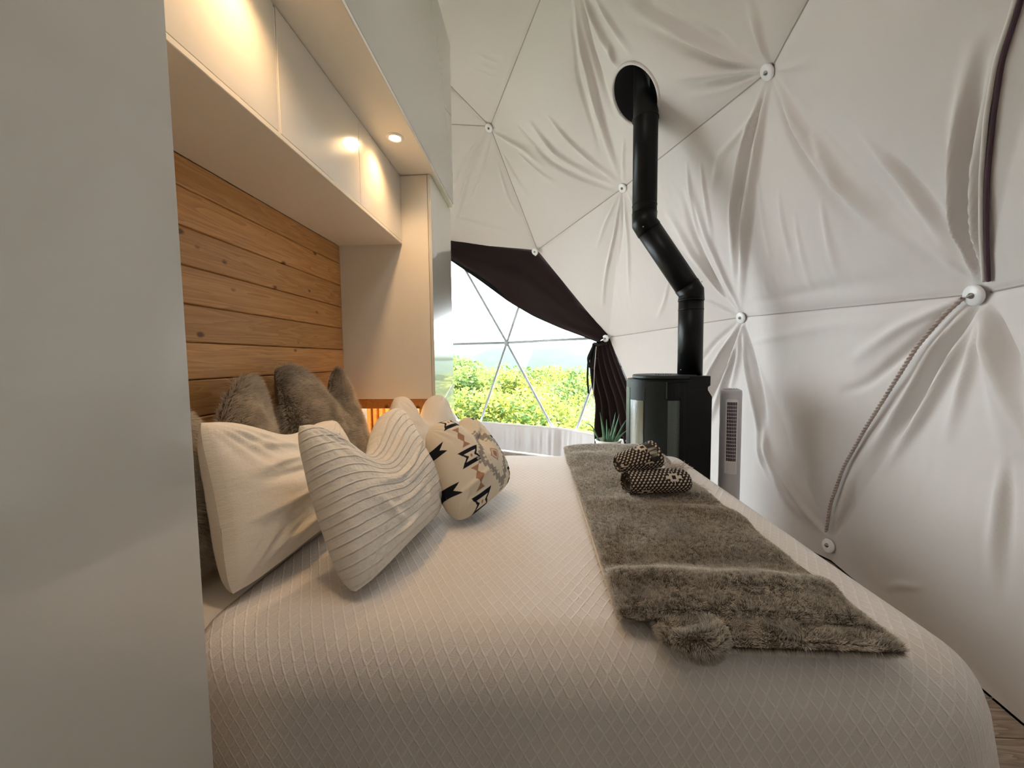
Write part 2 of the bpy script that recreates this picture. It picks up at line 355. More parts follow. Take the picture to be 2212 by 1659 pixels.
cr(16, 18, (2122, 680), (2100, 800), (2050, 960)); cr(22, 22, (2130, 668), (2160, 770), (2200, 880), (2240, 980)); cr(-20, 20, (2140, 665), (2185, 770), (2230, 850)); cr(14, 22, (2125, 675), (2160, 850), (2190, 1000)); cr(10, 20, (2175, 1000), (2170, 1120), (2160, 1300)); cr(-8, 16, (2190, 1000), (2190, 1120), (2180, 1290))
cr(26, 22, (1595, 672), (1545, 610), (1490, 530), (1440, 450)); cr(-18, 16, (1590, 670), (1540, 595), (1500, 500), (1475, 400)); cr(16, 16, (1598, 668), (1560, 580), (1520, 480), (1490, 380)); cr(10, 12, (1585, 678), (1540, 655), (1500, 640))
cr(34, 22, (1598, 700), (1565, 760), (1515, 850), (1480, 930)); cr(-28, 18, (1601, 702), (1575, 775), (1530, 860), (1500, 940)); cr(28, 18, (1603, 704), (1590, 770), (1560, 850), (1525, 930)); cr(-12, 14, (1592, 698), (1545, 740), (1510, 790))
cr(20, 15, (1606, 705), (1615, 790), (1640, 900), (1650, 1010)); cr(-18, 14, (1609, 704), (1632, 790), (1655, 900), (1650, 960)); cr(16, 14, (1604, 705), (1598, 780), (1580, 850)); cr(14, 22, (1650, 900), (1660, 980), (1700, 1080), (1785, 1160)); cr(10, 20, (1640, 940), (1650, 1000), (1700, 1090))
cr(12, 12, (1342, 418), (1330, 500), (1310, 590), (1302, 670)); cr(-10, 12, (1346, 418), (1345, 500), (1335, 580)); cr(10, 12, (1348, 420), (1360, 520), (1362, 640)); cr(9, 12, (1338, 418), (1310, 480), (1290, 540)); cr(9, 12, (1355, 412), (1400, 500), (1440, 600)); cr(7, 12, (1450, 600), (1440, 650), (1420, 690))
for x0, y0, a_ in ((1700, 450, 7), (1738, 500, 5), (1795, 470, 6), (1650, 430, 8)): cr(a_, 15, (x0-14, y0-40), (x0+2, y0+40), (x0+14+a_, y0+130))
for x0 in (1500, 1530): cr(10, 12, (x0-14, 350), (x0, 430), (x0+12, 520))
cr(14, 14, (1802, 1150), (1825, 1080), (1860, 1000)); cr(-12, 12, (1806, 1155), (1840, 1090), (1850, 1020)); cr(14, 20, (1790, 1160), (1730, 1090), (1650, 960))
for x0, y0 in ((1090, 120), (1080, 135), (1075, 150), (1070, 165)): cr(4, 10, (x0, y0), (x0-20-y0*.05, y0-12), (x0-30-(y0*7 % 30), y0-20))
cr(8, 14, (985, 470), (1040, 480), (1120, 500)); cr(6, 16, (2000, 1270), (1950, 1265), (1900, 1275)); cr(7, 30, (1620, 740), (1800, 700), (2000, 690)); cr(-7, 30, (1620, 655), (1800, 620), (2050, 590))
EDG = set(tuple(sorted((t[i], t[(i+1) % 3]))) for t in FABT for i in range(3))
allE = [tuple(sorted(e)) for e in EDG]
CORDS = [tuple(sorted(e)) for e in [('A', 'B'), ('B', 'C'), ('F', 'G'), ('G', 'H'), ('H', 'I'), ('I', 'L'), ('I', 'O'), ('I', 'N'), ('A', 'r10'), ('F', 's8')]]
def surf(P, billow):
    P = np.asarray(P, float); nrm = CEN-P; nrm /= np.linalg.norm(nrm, axis=1)[:, None]
    D = billow+.007*vnoise(P, 2.3, 11)+.0032*vnoise(P, 5.5, 12)+.0011*vnoise(P*[1.6, 1.6, .6], 16, 13)
    for pts, a, w in CR:
        lo = pts.min(0)-4*w; hi = pts.max(0)+4*w
        idx = np.where(((P > lo) & (P < hi)).all(1))[0]
        if not len(idx): continue
        Q = P[idx]; best = np.full(len(Q), 9.); tb = np.zeros(len(Q))
        for s in range(len(pts)-1):
            d = pts[s+1]-pts[s]; t = np.clip(((Q-pts[s])@d)/(d@d), 0, 1); dist = np.linalg.norm(Q-pts[s]-t[:, None]*d, axis=1)
            m = dist < best; best[m] = dist[m]; tb[m] = (s+t[m])/(len(pts)-1)
        ww = w*(.55+.75*tb); am = a*np.minimum(1, (tb+.06)/.28)*np.clip((1-tb)/.45, 0, 1)**.8
        D[idx] += am*np.exp(-.5*(best/ww)**2)
    for (a_, b_) in CORDS:                      # a fine valley where each seam is pulled back
        if a_ not in ND or b_ not in ND: continue
        p, q = ND[a_], ND[b_]; d = q-p; t = np.clip(((P-p)@d)/(d@d), 0, 1); dist = np.linalg.norm(P-p-t[:, None]*d, axis=1)
        D -= .006*np.exp(-.5*(dist/.012)**2)
    return P+nrm*D[:, None], nrm
def tri_geo(t, n):
    a, b, c = (ND[k] for k in t); nn = np.cross(b-a, c-a)
    if nn@(CEN-a) < 0: b, c = c, b
    ii = [(i, j) for i in range(n+1) for j in range(n+1-i)]; ix = {}
    for k, q in enumerate(ii): ix[q] = k
    ij = np.array(ii, float)/n; w = np.stack([1-ij.sum(1), ij[:, 0], ij[:, 1]], 1)
    P = w@np.array([a, b, c]); bil = 27*w.prod(1)*.022
    bil -= .0*bil
    F = []
    for i in range(n):
        for j in range(n-i):
            F.append((ix[(i, j)], ix[(i+1, j)], ix[(i, j+1)]))
            if j < n-i-1: F.append((ix[(i+1, j)], ix[(i+1, j+1)], ix[(i, j+1)]))
    return P, bil, F
def seen(t):
    c = sum(ND[k] for k in t)/3
    for p in [c]+[ND[k] for k in t]:
        q = p-CAM; dz = q@FX
        if dz > .2 and abs(q@RX)/dz < 1.5 and abs(q@UX)/dz < 1.15: return True
    return False
HOLEC = cast(1376, 204); HOLER = .20
wall = link('wall_dome', bpy.data.meshes.new('wall_dome')); tag(wall, kind='structure'); 
gs = []
Vs, Fs, off = [], [], 0
for t in FABT:
    vis = seen(t) and max(ND[k][1] for k in t) > .6 and max(ND[k][0] for k in t) > -1.5
    P, bil, F = tri_geo(t, 130 if vis else 8)
    P2, _ = surf(P, bil) if vis else (P+0*P, None)
    Vs.append(P2); Fs.append(np.array(F)+off); off += len(P2)
V = np.vstack(Vs); F = np.vstack(Fs)
key = np.round(V, 4); _, ui, inv = np.unique(key, axis=0, return_index=True, return_inverse=True); inv = inv.ravel()
V = V[ui]; F = inv[F]
hd = np.linalg.norm(V-HOLEC, axis=1)
far = hd > HOLER
pull = (hd > HOLER*.9) & (hd < HOLER*1.25)
F = F[far[F].any(1)]                            # open the flue hole and snap its rim to a clean circle
nh = CEN-HOLEC; nh /= np.linalg.norm(nh)
rim = (~far); dv = V-HOLEC; dv -= (dv@nh)[:, None]*nh; ln = np.linalg.norm(dv, axis=1)+1e-9
snap = HOLEC+dv/ln[:, None]*HOLER+nh*((V-HOLEC)@nh)[:, None]
V[rim] = snap[rim]
bpy.data.objects.remove(wall)
wall = npmesh('wall_dome', V, F.astype(np.int32), FABRIC); tag(wall, kind='structure')
cs = [p for p in [ND['F'], ND['G']]]
hc, _ = surf(HOLEC[None], np.array([.03])); hc = hc[0]
rimv = V[rim & (hd > HOLER*.85)] if (rim & (hd > HOLER*.85)).any() else V[rim]
e1 = np.cross(nh, [0, 0, 1.]); e1 /= np.linalg.norm(e1); e2 = np.cross(nh, e1)
hz = float(np.median((V[rim & (hd > HOLER*.8)]-HOLEC)@nh)) if (rim & (hd > HOLER*.8)).any() else .03
th = np.linspace(0, 2*np.pi, 49)
ringp = np.array([HOLEC+nh*(hz+.004)+HOLER*(math.cos(a)*e1+math.sin(a)*e2) for a in th])
tube('hem', ringp, .011, FABRIC, wall, 8)
ef = ND['E']*[1, 1, 0]+[0, 0, .012]
for k_ in ('b1', 'b14'): npmesh('hem_panel', [ND['E']+[0, 0, .01], ef, ND[k_]*[1, 1, .5]+[0, 0, 0], ND[k_]+[0, 0, .006]], [(0, 1, 2, 3)], FABRIC, wall)
# dark flue boot behind the hole
g = []
for r_, h_ in ((HOLER+.02, -.0), (HOLER+.02, -.28), (.02, -.30)): g.append([HOLEC+nh*(hz-.012+h_)+r_*(math.cos(a)*e1+math.sin(a)*e2) for a in th[:-1]])
Vb = np.array(g).reshape(-1, 3); Fb = [(i*48+j, i*48+(j+1) % 48, (i+1)*48+(j+1) % 48, (i+1)*48+j) for i in range(2) for j in range(48)]
npmesh('flue_boot', Vb, Fb, mat('dark_rubber', (.012, .009, .009), .7), wall)
# seam cords
for (a_, b_) in CORDS:
    if tuple(sorted((a_, b_))) not in EDG: print('no seam edge', a_, b_); continue
    s = np.linspace(.03, .97, 60)[:, None]; P = ND[a_]*(1-s)+ND[b_]*s; P2, nr = surf(P, np.zeros(60))
    tube('seam_cord', P2+nr*.001, .0038, CORD, wall, 6)
# node discs
def disc(name_, k):
    p = ND[k]; n = CEN-p; n /= np.linalg.norm(n); p = p+n*(.04 if k in 'CH' else 0); x = np.cross(n, [0, 0, 1.]); x /= np.linalg.norm(x); y = np.cross(n, x); gs = []
    R0 = .041; prof = [(0.001, .016), (R0*.9, .016), (R0, .012), (R0, .004), (R0*.9, 0)]; V = []; K = 28
    for r, h in prof: V += [p+n*(h+.014)+r*(math.cos(a)*x+math.sin(a)*y) for a in np.linspace(0, 2*np.pi, K, endpoint=False)]
    F = [(i*K+j, i*K+(j+1) % K, (i+1)*K+(j+1) % K, (i+1)*K+j) for i in range(len(prof)-1) for j in range(K)]
    o = npmesh('node_disc', V, F, DISCM, wall)
    V = []; K = 10
    for r, h in [(.012, .014), (.012, .02), (.007, .022), (.006, .028), (.001, .029)]: V += [p+n*(h+.014)+r*(math.cos(a)*x+math.sin(a)*y) for a in np.linspace(0, 2*np.pi, K, endpoint=False)]
    F = [(i*K+j, i*K+(j+1) % K, (i+1)*K+(j+1) % K, (i+1)*K+j) for i in range(4) for j in range(K)]
    npmesh('bolt', V, F, STEEL, o)
for k in 'ABCEFGHI': disc('d', k)
# twisted rope from disc A down to disc E, and the dark seam rising from A
def castpt(u, v, off):
    p = cast(u, v); q, n = surf(p[None], np.array([off])); return q[0]
rp = spline([castpt(*q, .035) for q in [(2098, 640), (2060, 672), (2000, 745), (1940, 840), (1880, 930), (1835, 1010), (1806, 1090), (1797, 1150)]], 160)
T, A_, B_ = frame_at(rp); ph = np.linspace(0, 2*np.pi*34, 160)
tube('rope', rp, .005, ROPE, wall, 6)
g = []
for s in range(2):
    rr = spline(rp, 640); T, A_, B_ = frame_at(rr); ph = np.linspace(0, 2*np.pi*38, 640)+s*np.pi
    g.append(tube_geo(rr+.005*(np.cos(ph)[:, None]*A_+np.sin(ph)[:, None]*B_), .0048, 5, False))
npmesh('rope_strand', *merge(g), ROPE, wall)
dc = spline([castpt(*q, .012) for q in [(2142, 606), (2139, 500), (2142, 380), (2155, 250), (2178, 120), (2208, 20), (2230, -60)]], 60)
tube('dark_seam', dc, .0062, DARKCORD, wall, 6)
tube('seam_piping', spline([castpt(*q, .014) for q in [(2134, 606), (2130, 500), (2133, 380), (2146, 250), (2169, 120), (2200, 20), (2222, -60)]], 60), .007, FABRIC, wall, 6)

# ------------------------------------------------------------------ window in the dome
win = thing('window_1', None, None, tuple(ND['D'])); tag(win, kind='structure')
for t in WINT:
    a = np.array([ND[k] for k in t]); n = np.cross(a[1]-a[0], a[2]-a[0]); n /= np.linalg.norm(n)
    npmesh('pane', np.vstack([a, a+n*.002]), [(0, 1, 2), (5, 4, 3), (0, 3, 4, 1), (1, 4, 5, 2), (2, 5, 3, 0)], VINYL, win, smooth=False)
WE = set(tuple(sorted((t[i], t[(i+1) % 3]))) for t in WINT for i in range(3))
for (a_, b_) in WE:
    if (a_[0] in 'bE' and b_[0] in 'bE') or tuple(sorted((a_, b_))) in EDG: continue
    tube('strut', [ND[a_], ND[b_]], .0165, STRUT, win, 10)
for k in ('D', 'r0', 'r1', 'r2'):
    V, F = lathe_geo([(.001, -.03), (.035, -.03), (.035, .03), (.001, .03)], 0, 0, 16); V = V+ND[k]
    npmesh('strut_hub', V, F, STRUT, win)
# pleated skirt along the base of the window
def skirt():
    Q = [ND['b1'], ND['b2'], ND['b3'], ND['b4'], ND['b5']]; Q = [np.array([q[0], q[1], 0]) for q in Q]
    Q = [p+(CEN*[1, 1, 0]-p)/np.linalg.norm(CEN*[1, 1, 0]-p)*.05 for p in Q]
    L = spline(Q, 900); nv = 14; V = np.zeros((900, nv, 3)); T = np.gradient(L, axis=0); T /= np.linalg.norm(T, axis=1)[:, None]; Nn = np.stack([-T[:, 1], T[:, 0], 0*T[:, 0]], 1)
    s = np.linspace(0, 6.2, 900); pl = vnoise(np.stack([s, 0*s], 1), 9, 3)*.6+vnoise(np.stack([s, 0*s], 1), 22, 5)*.4
    for j in range(nv):
        h = j/(nv-1); tilt = vnoise(np.stack([s, 0*s+h*.5], 1), 5, 8)*.006
        V[:, j] = L+Nn*((.045*pl*(.35+.65*math.sin(math.pi*min(1, h*1.05)))+tilt)[:, None]+.02*(1-h)); V[:, j, 2] = .01+h*.345
    return V.reshape(-1, 3), grid_faces(900, nv), L
V, F, LL = skirt()
sk = npmesh('pleated_skirt', V, F, mat('white_skirt_canvas', (.82, .82, .85), .8, .2), win)
tube('sill', LL+np.array([0, 0, .365]), .014, DISCM, win, 8)

# ------------------------------------------------------------------ floor
bn = [ND['E']*[1, 1, 0]]+[ND['b%d' % i]*[1, 1, 0] for i in range(1, 15)]; bn.append(bn[0]); Vk = []; 
for p in bn: n_ = (p-CEN*[1, 1, 0]); n_ /= np.linalg.norm(n_); Vk += [p+n_*.0, p+n_*.03+[0, 0, 0], p+n_*.04+[0, 0, .30]]
bb_ = npmesh('dome_gap_band', Vk, [(i*3+j, (i+1)*3+j, (i+1)*3+j+1, i*3+j+1) for i in range(15) for j in range(2) if i not in (2, 3, 4, 5)], mat('dark_gap_shade', (.03, .025, .022), .7), None, False); tag(bb_, kind='structure')  # dark band added behind the liner's base gap, shade put into its colour
floor = box('floor', (-5.4, -1.6, -.05), (2.3, 5.8, -.008), mat('floor_underlay', (.12, .1, .08), .8), bev=0); tag(floor, kind='structure')
pm = None; pw = .155; pl = 1.3
for i, y in enumerate(np.arange(-.2, 5.4, pw)):
    for j in range(-3, 4):
        x = -1.15+j*pl+((i*.43) % 1.)*pl
        if pm is None:
            o = box('plank', (-pl/2+.0015, -pw/2+.0015, -.008), (pl/2-.0015, pw/2-.0015, 0), FLOORM, None, .0012); pm = o.data
        else: o = link('plank', pm)
        o.location = (x, y, 0); o.parent = floor
        if math.hypot(x-CEN[0], y-CEN[1]) > 3.6+.62: bpy.data.objects.remove(o)
# outer concrete-like deck ring is out of view

# ------------------------------------------------------------------ headboard wall and boards
XW, XC, XF, XS = -1.162, -.778, -.60, -.572
YN, YP, YQ = .6315, 2.271, 2.79; ZS, ZB = 2.3316, 1.937
wl = box('wall_left', (XW-.07, -.55, 0), (XW-.022, YQ, 3.43), MELA, None, 0); tag(wl, kind='structure')
hb = thing('pine_headboard', 'knotty pine tongue-and-groove headboard panelling behind the pillows', 'headboard', (XW, 1.45, .42))
z = 1.194-.128*6
while z < ZB-.01:
    zt = min(z+.128, ZB+.002)
    bm = bmesh.new(); pr = [(0, 0), (.013, .0), (.019, .003), (.020, .006), (.020, zt-z-.006), (.018, zt-z-.0025), (.008, zt-z-.0015), (0, zt-z)]
    V = []; 
    for y in (YN-.02, YP): V += [(XW-.020+p[0], y, z+p[1]) for p in pr]
    n = len(pr); F = [tuple(range(n)), tuple(range(2*n-1, n-1, -1))]+[(i, n+i, n+(i+1) % n, (i+1) % n) for i in range(n)]
    bm.free(); o = npmesh('board', V, F, PINE, hb, smooth=False); z = z+.128
# soffit / bulkhead
bk = thing('overhead_bulkhead', 'tall white bulkhead with recessed downlights above the cabinets', 'bulkhead', (XS, 1.2, ZS))
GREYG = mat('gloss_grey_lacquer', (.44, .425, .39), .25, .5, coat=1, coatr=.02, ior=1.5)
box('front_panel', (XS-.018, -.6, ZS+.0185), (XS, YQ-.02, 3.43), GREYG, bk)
box('underside', (XW, -.6, ZS), (XS, YQ-.02, ZS+.018), MELA, bk)
box('end_panel', (XW, YQ-.038, ZS+.0185), (XS-.0185, YQ-.02, 3.43), GLOSS, bk)
BULB = mat('lamp_glow', (1, .9, .6), emis=(1, .80, .45), es=14)
def downlight(y, lab):
    t = thing('downlight', lab, 'downlight', (L1[0], y, ZS), None)
    V, F = lathe_geo([(.026, -.001), (.030, -.006), (.040, -.005), (.043, 0)], L1[0], y, 32); V[:, 2] += ZS; npmesh('trim_ring', V, F, EDGE, t)
    V, F = lathe_geo([(.0005, -.0035), (.02, -.004), (.028, -.002)], L1[0], y, 24); V[:, 2] += ZS; npmesh('lens', V, F, BULB, t)
downlight(L1[1], 'lit recessed downlight in the bulkhead underside near its far end')
downlight(1.0, 'lit recessed downlight at the near end of the bulkhead, above the frame')
# upper cabinet
uc = thing('overhead_cabinet', 'long cream overhead cabinet with flush gloss doors over the headboard', 'cabinet', (XW, YN, ZB))
box('body', (XW, YN+.001, ZB+.018), (XC-.02, YP-.001, ZS-.001), MELA, uc)
box('bottom_panel', (XW, YN+.001, ZB), (XC, YP-.001, ZB+.0175), MELA, uc)
for a, b in ((YN+.003, 1.180), (1.190, 1.7345), (1.7365, YP-.003)):
    box('door', (XC-.018, a, ZB+.0185), (XC-.001, b, ZS-.004), mat('gloss_cream_front', (.76, .72, .65), .25, .5, coat=1, coatr=.015, ior=1.7), uc, .001)
box('seam_strip', (XC-.017, 1.1815, ZB+.0185), (XC-.003, 1.1885, ZS-.01), EDGE, uc, .001)
# near wardrobe
nw = thing('wardrobe', 'tall gloss white wardrobe at the left edge, nearest the camera', 'wardrobe', (XW, -.3, 0))
box('body', (XW, -.55, .06), (XF-.020, YN, ZS-.002), EDGE, nw)
box('door', (XF-.0185, -.5, .08), (XF, YN-.001, ZS-.004), GLOSS, nw, .001)
box('plinth', (XW, -.55, 0), (XF-.05, YN, .06), EDGE, nw)
box('door_bumper', (XF-.012, YN-.001, 1.872), (XF-.002, YN+.004, 1.892), DISCM, nw, .001)
# far cabinet, raised over a wooden bedside niche
fc = thing('far_cabinet', 'tall cream cabinet with mirror-gloss door at the far end of the headboard', 'cabinet', (XW, YP, 1.02))
box('side_panel', (XW, YP, 1.020), (XF-.0215, YP+.018, ZS-.003), MELA, fc, .001)
box('body', (XW, YP+.0185, 1.020), (XF-.0215, YQ-.02, ZS-.003), EDGE, fc, .001)
box('door', (XF-.019, YP-.002, .72), (XF, YQ, ZS-.004), GLOSS, fc, .001)
nc = thing('bedside_niche', 'wooden bedside niche with warm lit slats under the far cabinet', 'shelf', (XW, YP, .3))
box('top_rail', (XW, YP, .962), (XF-.021, YP+.02, 1.0195), PINED, nc)
box('post', (-.705, YP+.001, .28), (XF-.021, YP+.022, .9615), PINED, nc)
box('back_panel', (XW, YP+.30, .28), (XF-.021, YP+.315, .9615), PINED, nc)
box('shelf_board', (XW, YP+.001, .60), (-.706, YP+.299, .618), PINED, nc)
for i in range(10): box('slat', (XW+.01+i*.043, YP+.27, .62), (XW+.032+i*.043, YP+.299, .955), PINE, nc)
nd = bpy.data.lights.new('niche_light', 'POINT'); no = bpy.data.objects.new('niche_light', nd); COL.objects.link(no); nd.energy = 2.2; nd.color = (1, .62, .28); nd.shadow_soft_size = .02; no.location = (-.93, YP+.10, .90)

# ------------------------------------------------------------------ bed
BT = .632
bed = thing('bed', 'wide bed with white fitted sheet between the wardrobe and far cabinet', 'bed', (-.1, 1.65, 0))
box('base', (XW+.01, .90, .02), (.86, 2.44, .30), PINED, bed, .01)
box('mattress', (XW+.005, .845, .305), (.90, 2.46, BT-.012), MATT, bed, .05)
def coverlet():
    R = .13; xc, y0, y1 = .965-R, .765+R, 2.55-R; s = np.concatenate([np.linspace(-.80, xc, 90), xc+np.linspace(.01, .62, 60)]); t = np.concatenate([y0-np.linspace(.66, .01, 60), np.linspace(y0, y1, 90), y1+np.linspace(.01, .5, 40)])
    S, T = np.meshgrid(s, t, indexing='ij'); ex = np.maximum(S-xc, 0); ey = np.where(T < y0, T-y0, np.where(T > y1, T-y1, 0)); e = np.hypot(ex, ey)+1e-9
    out = R*np.sin(np.minimum(e/R, np.pi/2)); down = np.where(e < R*np.pi/2, R*(1-np.cos(np.minimum(e/R, np.pi/2))), R+e-R*np.pi/2)
    flare = np.clip(down-.1, 0, 1); ang = np.arctan2(np.abs(ey), ex)
    out = out+flare*(.05+.10*np.sin(2*ang)**2*(e > 0)) + flare*.03*np.sin(S*19+1.)*(ex < .01)+flare*.025*np.sin(T*17)*(np.abs(ey) < .01)
    X = np.minimum(S, xc)+out*ex/e; Y = np.clip(T, y0, y1)+out*ey/e; Z = BT-down
    U = np.stack([S, T], -1); Z = Z+.004*vnoise(U, 3, 1)*np.exp(-down*6)+.0015*vnoise(U, 9, 2); Z -= .010*np.exp(-((S+.80)/.02)**2)
    Y = Y-.01*vnoise(U, 4, 4)*flare; Z = np.maximum(Z, .06+.004*np.sin(S*30))
    return np.stack([X, Y, Z], -1).reshape(-1, 3), grid_faces(len(s), len(t)), U.reshape(-1, 2)
V, F, U = coverlet()
cv = npmesh('coverlet', V, F, COVER, None, True, U); tag(cv, 'white scallop-textured coverlet draped over the bed to its near and foot sides', 'bedspread')
md = cv.modifiers.new('t', 'SOLIDIFY'); md.thickness = .006; md.offset = -1

# ------------------------------------------------------------------ fur strands
def scatter(V, F, n, keep=None):
    if F.shape[1] == 4: F = np.vstack([F[:, :3], F[:, [0, 2, 3]]])
    a, b, c = V[F[:, 0]], V[F[:, 1]], V[F[:, 2]]; nn = np.cross(b-a, c-a); ar = np.linalg.norm(nn, axis=1); nn /= ar[:, None]+1e-12
    if keep is not None: ar = ar*keep((a+b+c)/3, nn)
    idx = rng.choice(len(F), n, p=ar/ar.sum()); r1 = np.sqrt(rng.random(n)); r2 = rng.random(n)
    P = a[idx]*(1-r1)[:, None]+b[idx]*(r1*(1-r2))[:, None]+c[idx]*(r1*r2)[:, None]
    return P, nn[idx]
def fur(name, V, F, n, length, width, lay, croot, ctip, m, parent, seed=1, clump=30, keep=None, curl=.6, ltk=None):
    P, N = scatter(np.asarray(V, float), np.asarray(F), n, keep)
    cl = np.stack([vnoise(P, clump, seed), vnoise(P, clump, seed+1), vnoise(P, clump, seed+2)], 1)*curl + np.stack([vnoise(P, clump*.25, seed+5), vnoise(P, clump*.25, seed+6), vnoise(P, clump*.25, seed+7)], 1)*.5
    D = N*.9+np.asarray(lay)[None]+cl+rng.normal(0, .22, P.shape); D -= N*np.minimum(0, (D*N).sum(1)-.25)[:, None]; D /= np.linalg.norm(D, axis=1)[:, None]
    Ln = length*(.65+.5*rng.random(n))[:, None]; mid = P+(N*.55+D*.45)*Ln*.5; tip = mid+D*Ln*.6
    s = np.cross(D, rng.normal(0, 1, P.shape)); s /= np.linalg.norm(s, axis=1)[:, None]; w = width*(.7+.6*rng.random(n))[:, None]
    VV = np.stack([P-s*w, P+s*w, mid+s*w*.8, mid-s*w*.8, tip], 1).reshape(-1, 3); o = (np.arange(n)*5)[:, None]
    FF = np.concatenate([o+np.array([[0, 1, 2]]), o+np.array([[0, 2, 3]]), o+np.array([[3, 2, 4]])], 0)
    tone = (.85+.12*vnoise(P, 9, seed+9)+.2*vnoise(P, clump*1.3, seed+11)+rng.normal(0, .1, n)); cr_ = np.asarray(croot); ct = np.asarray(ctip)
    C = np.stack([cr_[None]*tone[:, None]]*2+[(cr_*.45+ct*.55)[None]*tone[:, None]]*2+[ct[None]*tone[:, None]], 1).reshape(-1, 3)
    o = npmesh(name, VV, FF.astype(np.int32), m, parent, False, None, np.clip(C, 0, 1)); tag(o, kind='stuff'); return o

# ------------------------------------------------------------------ pillows
def pillow_geo(TL, TR, BR, BL, thick, n=70, pinch=.10, chop=0, cu=.5, cw=.2, wr=.006, seed=0, ex=.42, floor=BT+.002, side=1, crease=None, bulge_low=.25, rnd=.05):
    TL, TR, BR, BL = (np.asarray(p, float) for p in (TL, TR, BR, BL))
    u = .5-.5*np.cos(np.linspace(0, np.pi, n))*1; u = .5*u+.5*np.linspace(0, 1, n); U, Vv = np.meshgrid(u, u, indexing='ij')
    nrm = np.cross(BR-BL, TL-BL); nrm /= np.linalg.norm(nrm); nrm *= side
    if nrm[0] < 0: nrm = -nrm
    up = (TL+TR-BL-BR); up /= np.linalg.norm(up)
    pu = 1-pinch*4*Vv*(1-Vv); pv = 1-pinch*4*U*(1-U)
    Ue = .5+(U-.5)*pu; Ve = .5+(Vv-.5)*pv
    Ue = .5+(Ue-.5)*(1-rnd*np.abs(2*Vv-1)**6); Ve = .5+(Ve-.5)*(1-rnd*np.abs(2*U-1)**6)
    base = BL*((1-Ue)*(1-Ve))[..., None]+BR*(Ue*(1-Ve))[..., None]+TL*((1-Ue)*Ve)[..., None]+TR*(Ue*Ve)[..., None]
    g = np.exp(-((U-cu)/cw)**2)
    base = base-up*(chop*g*Vv**1.7)[..., None]
    th = np.maximum(0, 16*U*(1-U)*Vv*(1-Vv))**ex
    th = th*(1+bulge_low*(.5-Vv))
    th = th*(1-(.55*g*np.clip((Vv-.45)/.5, 0, 1) if chop else 0))
    sh = []
    for sgn, sd_ in ((1, 0), (-1, 50)):
        P = base+nrm*(sgn*thick*.5*th)[..., None]
        q = np.stack([U, Vv], -1); w = vnoise(q, 3.2, seed+sd_)*1.0+vnoise(q*[1, 2.6], 4.2, seed+1+sd_)*.8+vnoise(q, 11, seed+2+sd_)*.3
        edge = np.minimum(1, 6*np.minimum(np.minimum(U, 1-U), np.minimum(Vv, 1-Vv)))
        # gathers running in from the corners
        for cx_, cy_ in ((0, 0), (1, 0), (0, 1), (1, 1)):
            an = np.arctan2(Vv-cy_, U-cx_); rr = np.hypot(U-cx_, Vv-cy_); w = w+.9*np.sin(an*22+seed*3+cx_)*np.exp(-(rr/.28)**2)
        P = P+nrm*(sgn*wr*w*edge)[..., None]
        if crease is not None and sgn > 0:
            for (x0, y0, x1, y1, a, s) in crease:
                d = np.array([x1-x0, y1-y0]); t = np.clip(((U-x0)*d[0]+(Vv-y0)*d[1])/(d@d), 0, 1); dist = np.hypot(U-x0-t*d[0], Vv-y0-t*d[1]); P = P+nrm*(a*np.exp(-.5*(dist/s)**2)*np.sin(np.pi*np.clip(t, .05, .95)))[..., None]
        sh.append(P)
    ft, bk_ = sh; ft[..., 2] = np.maximum(ft[..., 2], floor); bk_[..., 2] = np.maximum(bk_[..., 2], floor)
    F1 = grid_faces(n, n); F2 = F1[:, ::-1]+n*n
    if (np.cross(BR-BL, TL-BL)@nrm) < 0: F1, F2 = F1[:, ::-1], F2[:, ::-1]
    V = np.vstack([ft.reshape(-1, 3), bk_.reshape(-1, 3)]); uv = np.stack([U, Vv], -1).reshape(-1, 2); UV = np.vstack([uv, uv])
    return V, np.vstack([F1, F2]).astype(np.int32), UV, (U, Vv)
def pillow(name, label, cat, m, group=None, col=None, seam=True, **k):
    V, F, UV, g = pillow_geo(**k)
    o = npmesh(name, V, F, m, None, True, UV, col(UV, g) if col else None); tag(o, label, cat, group)
    return o, V, F
# two grey fur cushions against the pine
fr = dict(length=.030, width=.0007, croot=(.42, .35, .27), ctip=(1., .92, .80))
V, F, UV, g = pillow_geo(TL=(-.985, .86, 1.15), TR=px(548, 804, x=-1.08), BR=(-1.02, 1.50, .66), BL=(-.95, .80, .66), thick=.13, n=60, chop=.15, cu=.48, cw=.20, seed=3, wr=.004, pinch=.05)
o = npmesh('fur_cushion', V, F, FURB); tag(o, 'grey-brown long fur cushion nearest the wardrobe, against the pine boards', 'cushion', 'grey fur cushions')
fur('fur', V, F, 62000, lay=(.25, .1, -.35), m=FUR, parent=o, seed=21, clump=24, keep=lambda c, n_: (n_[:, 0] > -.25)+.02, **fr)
V, F, UV, g = pillow_geo(TL=px(588, 792, x=-1.08), TR=px(728, 788, x=-1.06), BR=(-.95, 2.14, .66), BL=(-.95, 1.46, .66), thick=.18, n=60, chop=.15, cu=.62, cw=.22, seed=9, wr=.004, pinch=.03)
o = npmesh('fur_cushion', V, F, FURB); tag(o, 'grey-brown long fur cushion with two raised corners, beside the far cabinet', 'cushion', 'grey fur cushions')
fur('fur', V, F, 62000, lay=(.25, -.1, -.35), m=FUR, parent=o, seed=33, clump=24, keep=lambda c, n_: (n_[:, 0] > -.25)+.02, **fr)
